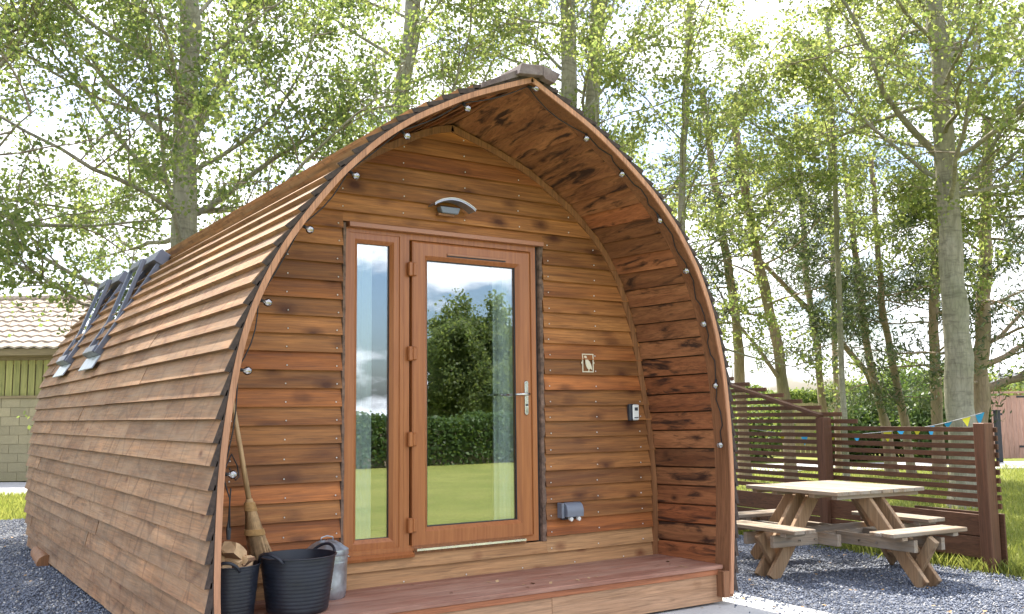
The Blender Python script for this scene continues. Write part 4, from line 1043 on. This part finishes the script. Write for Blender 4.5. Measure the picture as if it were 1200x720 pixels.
def col(pxs, D, zb=-.1):
    """trunk line through picture points (bottom first) all D deep; dropped to the ground"""
    P = [at(px, py, D) for px, py in pxs]; b = P[0].copy(); b.z = zb; d = P[1] - P[0]; b.x -= d.x * .3; b.y -= d.y * .3
    top = P[-1] + (P[-1] - P[-2]).normalized() * 1.8
    base = b.copy(); return base, rel([b] + P + [top], base)
def T_(name, label, pxs, D, **kw):
    base, tr = col(pxs, D); H = tr[-1][2]; kw.setdefault("z1", H - 1.0); return tree(name, label, tr, loc=base, **kw)
# big poplar behind the left half of the cabin
T_('poplar_tree', 'tall poplar with a thick grey trunk rising behind the left slope of the cabin roof', [(212, 330), (218, 150), (222, 0)], 14, r0=.23, r1=.12, z0=2.4, nl=28, L=4.4, size=.068, per=24, bark='poplar_bark', leafm='leaf', seed=21, sub=9, tw=8, up=.03, elev=(.0, .9), jit=.07,
   limbs=[((0.05, 0, 5.3), (-.9, .3, .9), 4.2, .06), ((.05, 0, 4.4), (.75, -.5, .42), 3.6, .055), ((.1, 0, 5.6), (.6, -.3, 1.1), 4, .07)])
T_('poplar_tree', 'poplar just off the left edge whose leafy boughs hang in front of the barn', [(-130, 400), (-135, 100), (-140, -60)], 12.5, r0=.24, r1=.13, z0=2.5, nl=22, L=4.8, size=.066, per=22, bark='poplar_bark', leafm='leaf', seed=5, sub=9, tw=8, up=.0, elev=(.05, .7), droop=.08, jit=.07,
   limbs=[((.1, 0, 5.4), (.62, -.35, .75), 3.6, .09)])
T_('poplar_tree', 'slimmer poplar rising behind the cabin roof, left of the ridge', [(465, 200), (471, 110), (483, 0)], 17.5, r0=.20, r1=.13, z0=3.6, nl=16, L=4.3, size=.076, per=22, bark='poplar_bark', leafm='leaf', seed=8, sub=9, tw=7, up=.04, elev=(.1, .9), jit=.075)
T_('poplar_tree', 'left one of the two pale trunks rising close together behind the cabin ridge', [(670, 200), (667, 120), (664, 0)], 17, r0=.19, r1=.12, z0=4.4, nl=9, L=3.6, size=.074, per=14, bark='poplar_bark', leafm='leaf2', seed=30, sub=7, tw=6, up=.06, elev=(.2, 1.0), jit=.075)
T_('poplar_tree', 'right one of the two pale trunks rising close together behind the cabin ridge', [(690, 240), (694, 120), (701, 0)], 17.6, r0=.18, r1=.12, z0=3.3, nl=15, L=4.4, size=.074, per=22, bark='poplar_bark', leafm='leaf2', seed=31, sub=8, tw=7, up=.03, elev=(.0, .9), bias=(-.4, .5), jit=.075)
T_('birch_tree', 'broad pale trunked tree beyond the fence on the right, its boughs filling the upper right', [(1126, 480), (1117, 300), (1105, 150), (1097, 0)], 14.5, r0=.225, r1=.105, z0=4.5, nl=18, L=4.3, size=.066, per=22, bark='birch_bark', leafm='leaf2', seed=44, sub=9, tw=8, up=.02, elev=(.05, .8), jit=.07,
   limbs=[((-.2, 0, 5.4), (-.9, .5, .75), 4.2, .06), ((-.3, 0, 6.2), (.55, -.3, .9), 3.8, .05), ((-.2, 0, 4.6), (.8, -.5, .9), 3.6, .05)])
T_('birch_tree', 'leafy tree standing behind the right side of the cabin, its trunk hidden by the arch', [(795, 400), (800, 200), (806, 60)], 16, r0=.075, r1=.05, z0=3.3, nl=16, L=3.1, size=.066, per=24, bark='birch_bark', leafm='leaf2', seed=52, sub=8, tw=7, up=.0, elev=(-.1, .8), jit=.075)
T_('birch_tree', 'young leafy tree between the cabin and the big pale trunk, crown bright in the sun', [(985, 400), (980, 250), (975, 130)], 18, r0=.06, r1=.04, z0=4.4, nl=12, L=3.0, size=.074, per=24, bark='birch_bark', leafm='leaf2', seed=57, sub=8, tw=7, up=.0, elev=(-.15, .7), jit=.08)
T_('birch_tree', 'leafy tree beyond the right edge whose branches reach into the upper right corner', [(1330, 440), (1325, 200), (1320, 0)], 15.5, r0=.2, r1=.12, z0=3.9, nl=15, L=4.0, size=.066, per=24, bark='birch_bark', leafm='leaf2', seed=61, sub=9, tw=7, up=.0, elev=(-.1, .8), bias=(2.7, .6), jit=.075)
# pines beyond the lawn
def pine(label, pxs, D, r0, seed, nl=9, L=2.2, z0=3.4, per=16, **kw):
    T_('pine_tree', label, pxs, D, r0=r0, r1=r0 * .55, z0=z0, nl=nl, L=L, size=.15, per=per, bark='pine_bark', leafm='needle', seed=seed, sub=5, tw=5, up=-.02, elev=(-.2, .6), jit=.10, leafasp=.22, group='pines beyond the lawn', **kw)
pine('pine leaning left right beside the cabin arch, first trunk of the row beyond the lawn', [(869, 470), (862, 370), (846, 270), (836, 200)], 21, .125, 71, nl=12)
pine('forked pine, second trunk of the row from the cabin arch', [(921, 470), (908, 390), (889, 310), (875, 230)], 20, .135, 72, nl=12, limbs=[((-.3, 0, 2.2), (-.55, .3, .9), 3.2, .05)])
pine('slim reddish pine trunk third from the cabin arch', [(965, 480), (957, 400), (945, 330), (938, 220)], 23, .10, 73, nl=9)
pine('thin straight pine fourth from the cabin arch', [(981, 490), (978, 400), (975, 300), (972, 200)], 24, .08, 74, nl=9)
pine('pine with a bent trunk crossing its neighbours low down, fifth from the cabin arch', [(1040, 500), (1018, 440), (985, 400), (955, 370)], 22, .09, 75, nl=6, z0=1.8, L=1.6)
pine('slender forked pine leaning left in the middle of the row', [(1037, 500), (1020, 430), (1010, 360), (1000, 280)], 21.5, .10, 76, nl=9)
pine('slender pine leaning left, nearest to the big pale trunk but one', [(1062, 500), (1047, 430), (1035, 370), (1028, 280)], 21, .095, 77, nl=9, L=1.8)
pine('ivy clad darker pine immediately left of the big pale trunk', [(1099, 500), (1096, 430), (1094, 370), (1097, 270)], 20, .13, 78, nl=13, z0=2.4)
pine('large pine at the right edge with low dark boughs over the pink-brown gate', [(1147, 500), (1150, 440), (1152, 380), (1155, 250)], 18.5, .17, 79, nl=16, L=2.8, z0=2.0, per=26, limbs=[((.0, 0, 1.75), (.80, -.55, .42), 3.2, .10), ((0, 0, 2.2), (.8, -.5, .6), 3.4, .07), ((0, 0, 2.6), (.8, -.5, .3), 3.2, .05)])

# bushes and hedges
def bush(name, label, cat, loc, rad, n, size, leafm, seed, kind=None, group=None, lumps=9, flat_top=False):
    g = np.random.default_rng(seed); t = thing(name, label, cat, loc, group)
    if kind: t['kind'] = kind
    cs = g.uniform(-1, 1, (lumps, 3)) * np.array(rad) * .62; cs[:, 2] = rad[2] * g.uniform(.15, 1.1, lumps); rs = g.uniform(.38, .6, lumps) * min(rad[0], rad[2]) 
    k = g.integers(0, lumps, n); d = g.normal(0, 1, (n, 3)); d /= np.linalg.norm(d, axis=1)[:, None]
    C_ = cs[k] + d * (rs[k] * (g.uniform(.55, 1.05, n)))[:, None] * np.array([max(1, rad[0] / rad[2] * .8), 1, 1]); C_ += g.normal(0, size * .6, (n, 3)); C_ = C_[C_[:, 2] > 0]
    st = []
    for i in range(12):
        e = cs[g.integers(lumps)]; st.append((poly(g, np.array([g.uniform(-.3, .3), g.uniform(-.2, .2), -.05]), e + np.array([0, 0, .3]), np.linalg.norm(e) + .2, 4, .02, .1), np.linspace(.04, .01, 5)))
    V, F = tubes_np(st, 5); fastmesh('stems', V, F, M['twig'], t)
    V, F = leaves_np(g, C_, size); fastmesh('foliage', V, F, M[leafm], t); return t
def hedge(name, label, loc, L_, H_, W_, n, size, leafm, seed, rz):
    g = np.random.default_rng(seed); t = thing(name, label, 'hedge', loc, None, rz)
    x = g.uniform(0, L_, n); y = g.uniform(0, W_, n); z = g.uniform(0, 1, n) ** .7; bump = .12 * np.sin(x * 1.1) + .08 * np.sin(x * 2.9 + 1) + g.normal(0, .05, n)
    top = H_ * (1 + bump * .5); side = g.random(n); y = np.where(side < .4, g.normal(.0, .10, n), np.where(side < .8, W_ + g.normal(.0, .10, n), y)); C_ = np.c_[x, y, z * top + 0 * x]
    V, F = leaves_np(g, C_, size); fastmesh('foliage', V, F, M[leafm], t)
    m = MB(); nn = int(L_ / .6)
    for k in range(nn): xx = k * .6 + .3; m.tube([(xx, W_ / 2, -.1), (xx + .1, W_ / 2, H_ * .8)], [.03, .01], 4)
    m.obj('stems', M['twig'], t); m = MB(); m.box(.2, L_ - .2, .3, W_ - .3, 0, H_ * .8); m.obj('dense_inside', M['twig'], t)
    return t
HR = -math.atan2(fwd.x, fwd.y)
hedge('field_hedge', 'long pale green hedge on the horizon behind the pine trunks', fl(8.5, 44, -.1), 26, 2.55, 1.4, 60000, .16, 'hedge', 81, HR)
hedge('field_hedge', 'hedge behind the barn and the cabin, seen between the trees on the left', fl(-34, 60, -.1), 40, 2.6, 1.4, 30000, .22, 'hedge', 82, HR)
for k, (px, D, r_, lb, lm) in enumerate(((1002, 29, (1.5, 1.0, 1.15), 'dark bush in the middle of the row of pine trunks', 'bush'), (1045, 30, (1.6, 1.0, 1.75), 'tall dark bush behind the slender leaning pines', 'bush'), (1085, 28, (1.3, .9, 1.35), 'dark bush left of the big pale trunk', 'bush'),
                                     (1140, 31, (1.4, 1.0, 1.5), 'dark bush behind the big pale trunk', 'bush'), (1110, 33, (1.8, 1.1, 2.3), 'tall lighter bush between the ivy clad pine and the big trunk', 'hedge'), (888, 30, (1.5, 1.0, 1.7), 'grey green bush behind the first two pines', 'hedge'), (1060, 36, (2.0, 1.1, 2.6), 'tall loose bush above the far hedge', 'hedge'), (1225, 34, (3.2, 1.2, 2.2), 'green shrub behind the brick building at the right edge', 'hedge'))):
    p = at(px, 480, D); p.z = -.1
    bush('bush', lb, 'bush', p, r_, 9000, .13, lm, 90 + k, group='bushes beyond the lawn')

# what stands behind the camera and shows in the door glass
bush_tree = tree('garden_tree', 'large round crowned tree across the lawn, seen mirrored in the door glass', [(0, 0, 0), (.1, .1, 1.8), (.1, .2, 4.4)], .28, .12, .9, 4.2, 36, 3.7, .16, 70, 'old_bark', 'leaf', 101, (20.4, -33.0, -.1), 'trees across the lawn', sub=7, tw=6, up=.02, elev=(-.1, 1.1), jit=.22)
hedge('garden_hedge', 'dark clipped hedge across the lawn, seen mirrored in the glass', Vector((-22, -20.5, -.1)), 60, 1.45, 1.5, 140000, .12, 'bush', 102, 0)

# ---------------------------------------------------------------- small litter and fixings
g = np.random.default_rng(9); P = []
for k in range(260):
    if k < 120: x, y = g.uniform(2.2, 4.9), g.uniform(-1.6, 2.5); z = gz(x, 0) + .014
    elif k < 150: x, y = g.uniform(-1.2, 1.65), g.uniform(.1, .72); z = DZ + .004
    elif k < 190: x, y = g.uniform(1.2, 2.1), g.uniform(-1.4, .3); z = .034
    else: y = g.uniform(1.5, 9); x = -1.6 - g.random() * 1.6; z = .016
    P.append((x, y, z))
V, F = leaves_np(g, np.array(P), .035, 3.0); tag(fastmesh('fallen_leaves', V, F, M['bristle']), 'dry fallen leaves scattered over the ground and deck', 'leaves', kind='stuff')
def reg_stray(g, n):
    y = g.uniform(-1.6, .4, n); x = 2.1 - np.abs(g.normal(0, .16, n)); return np.c_[x, y, np.full(n, .033)]
chips(260, reg_stray, 12, 'stray_chippings')
for ax in (0, 1):
    for s_ in (-1, 1):
        m = MB()
        for q in (-.15, .15):
            for rr_ in (.44, .62):
                p = (s_ * rr_, q + (.012 if q > 0 else -.012) * 3, TB - .12); d = (0, .012 if q > 0 else -.012, 0)
                if ax: p = (p[1], p[0], p[2]); d = (d[1], d[0], 0)
                m.tube([p, (p[0] + d[0], p[1] + d[1], p[2])], .009, 6)
        m.obj('bolt_heads', M['chrome'], T)['kind'] = 'stuff'
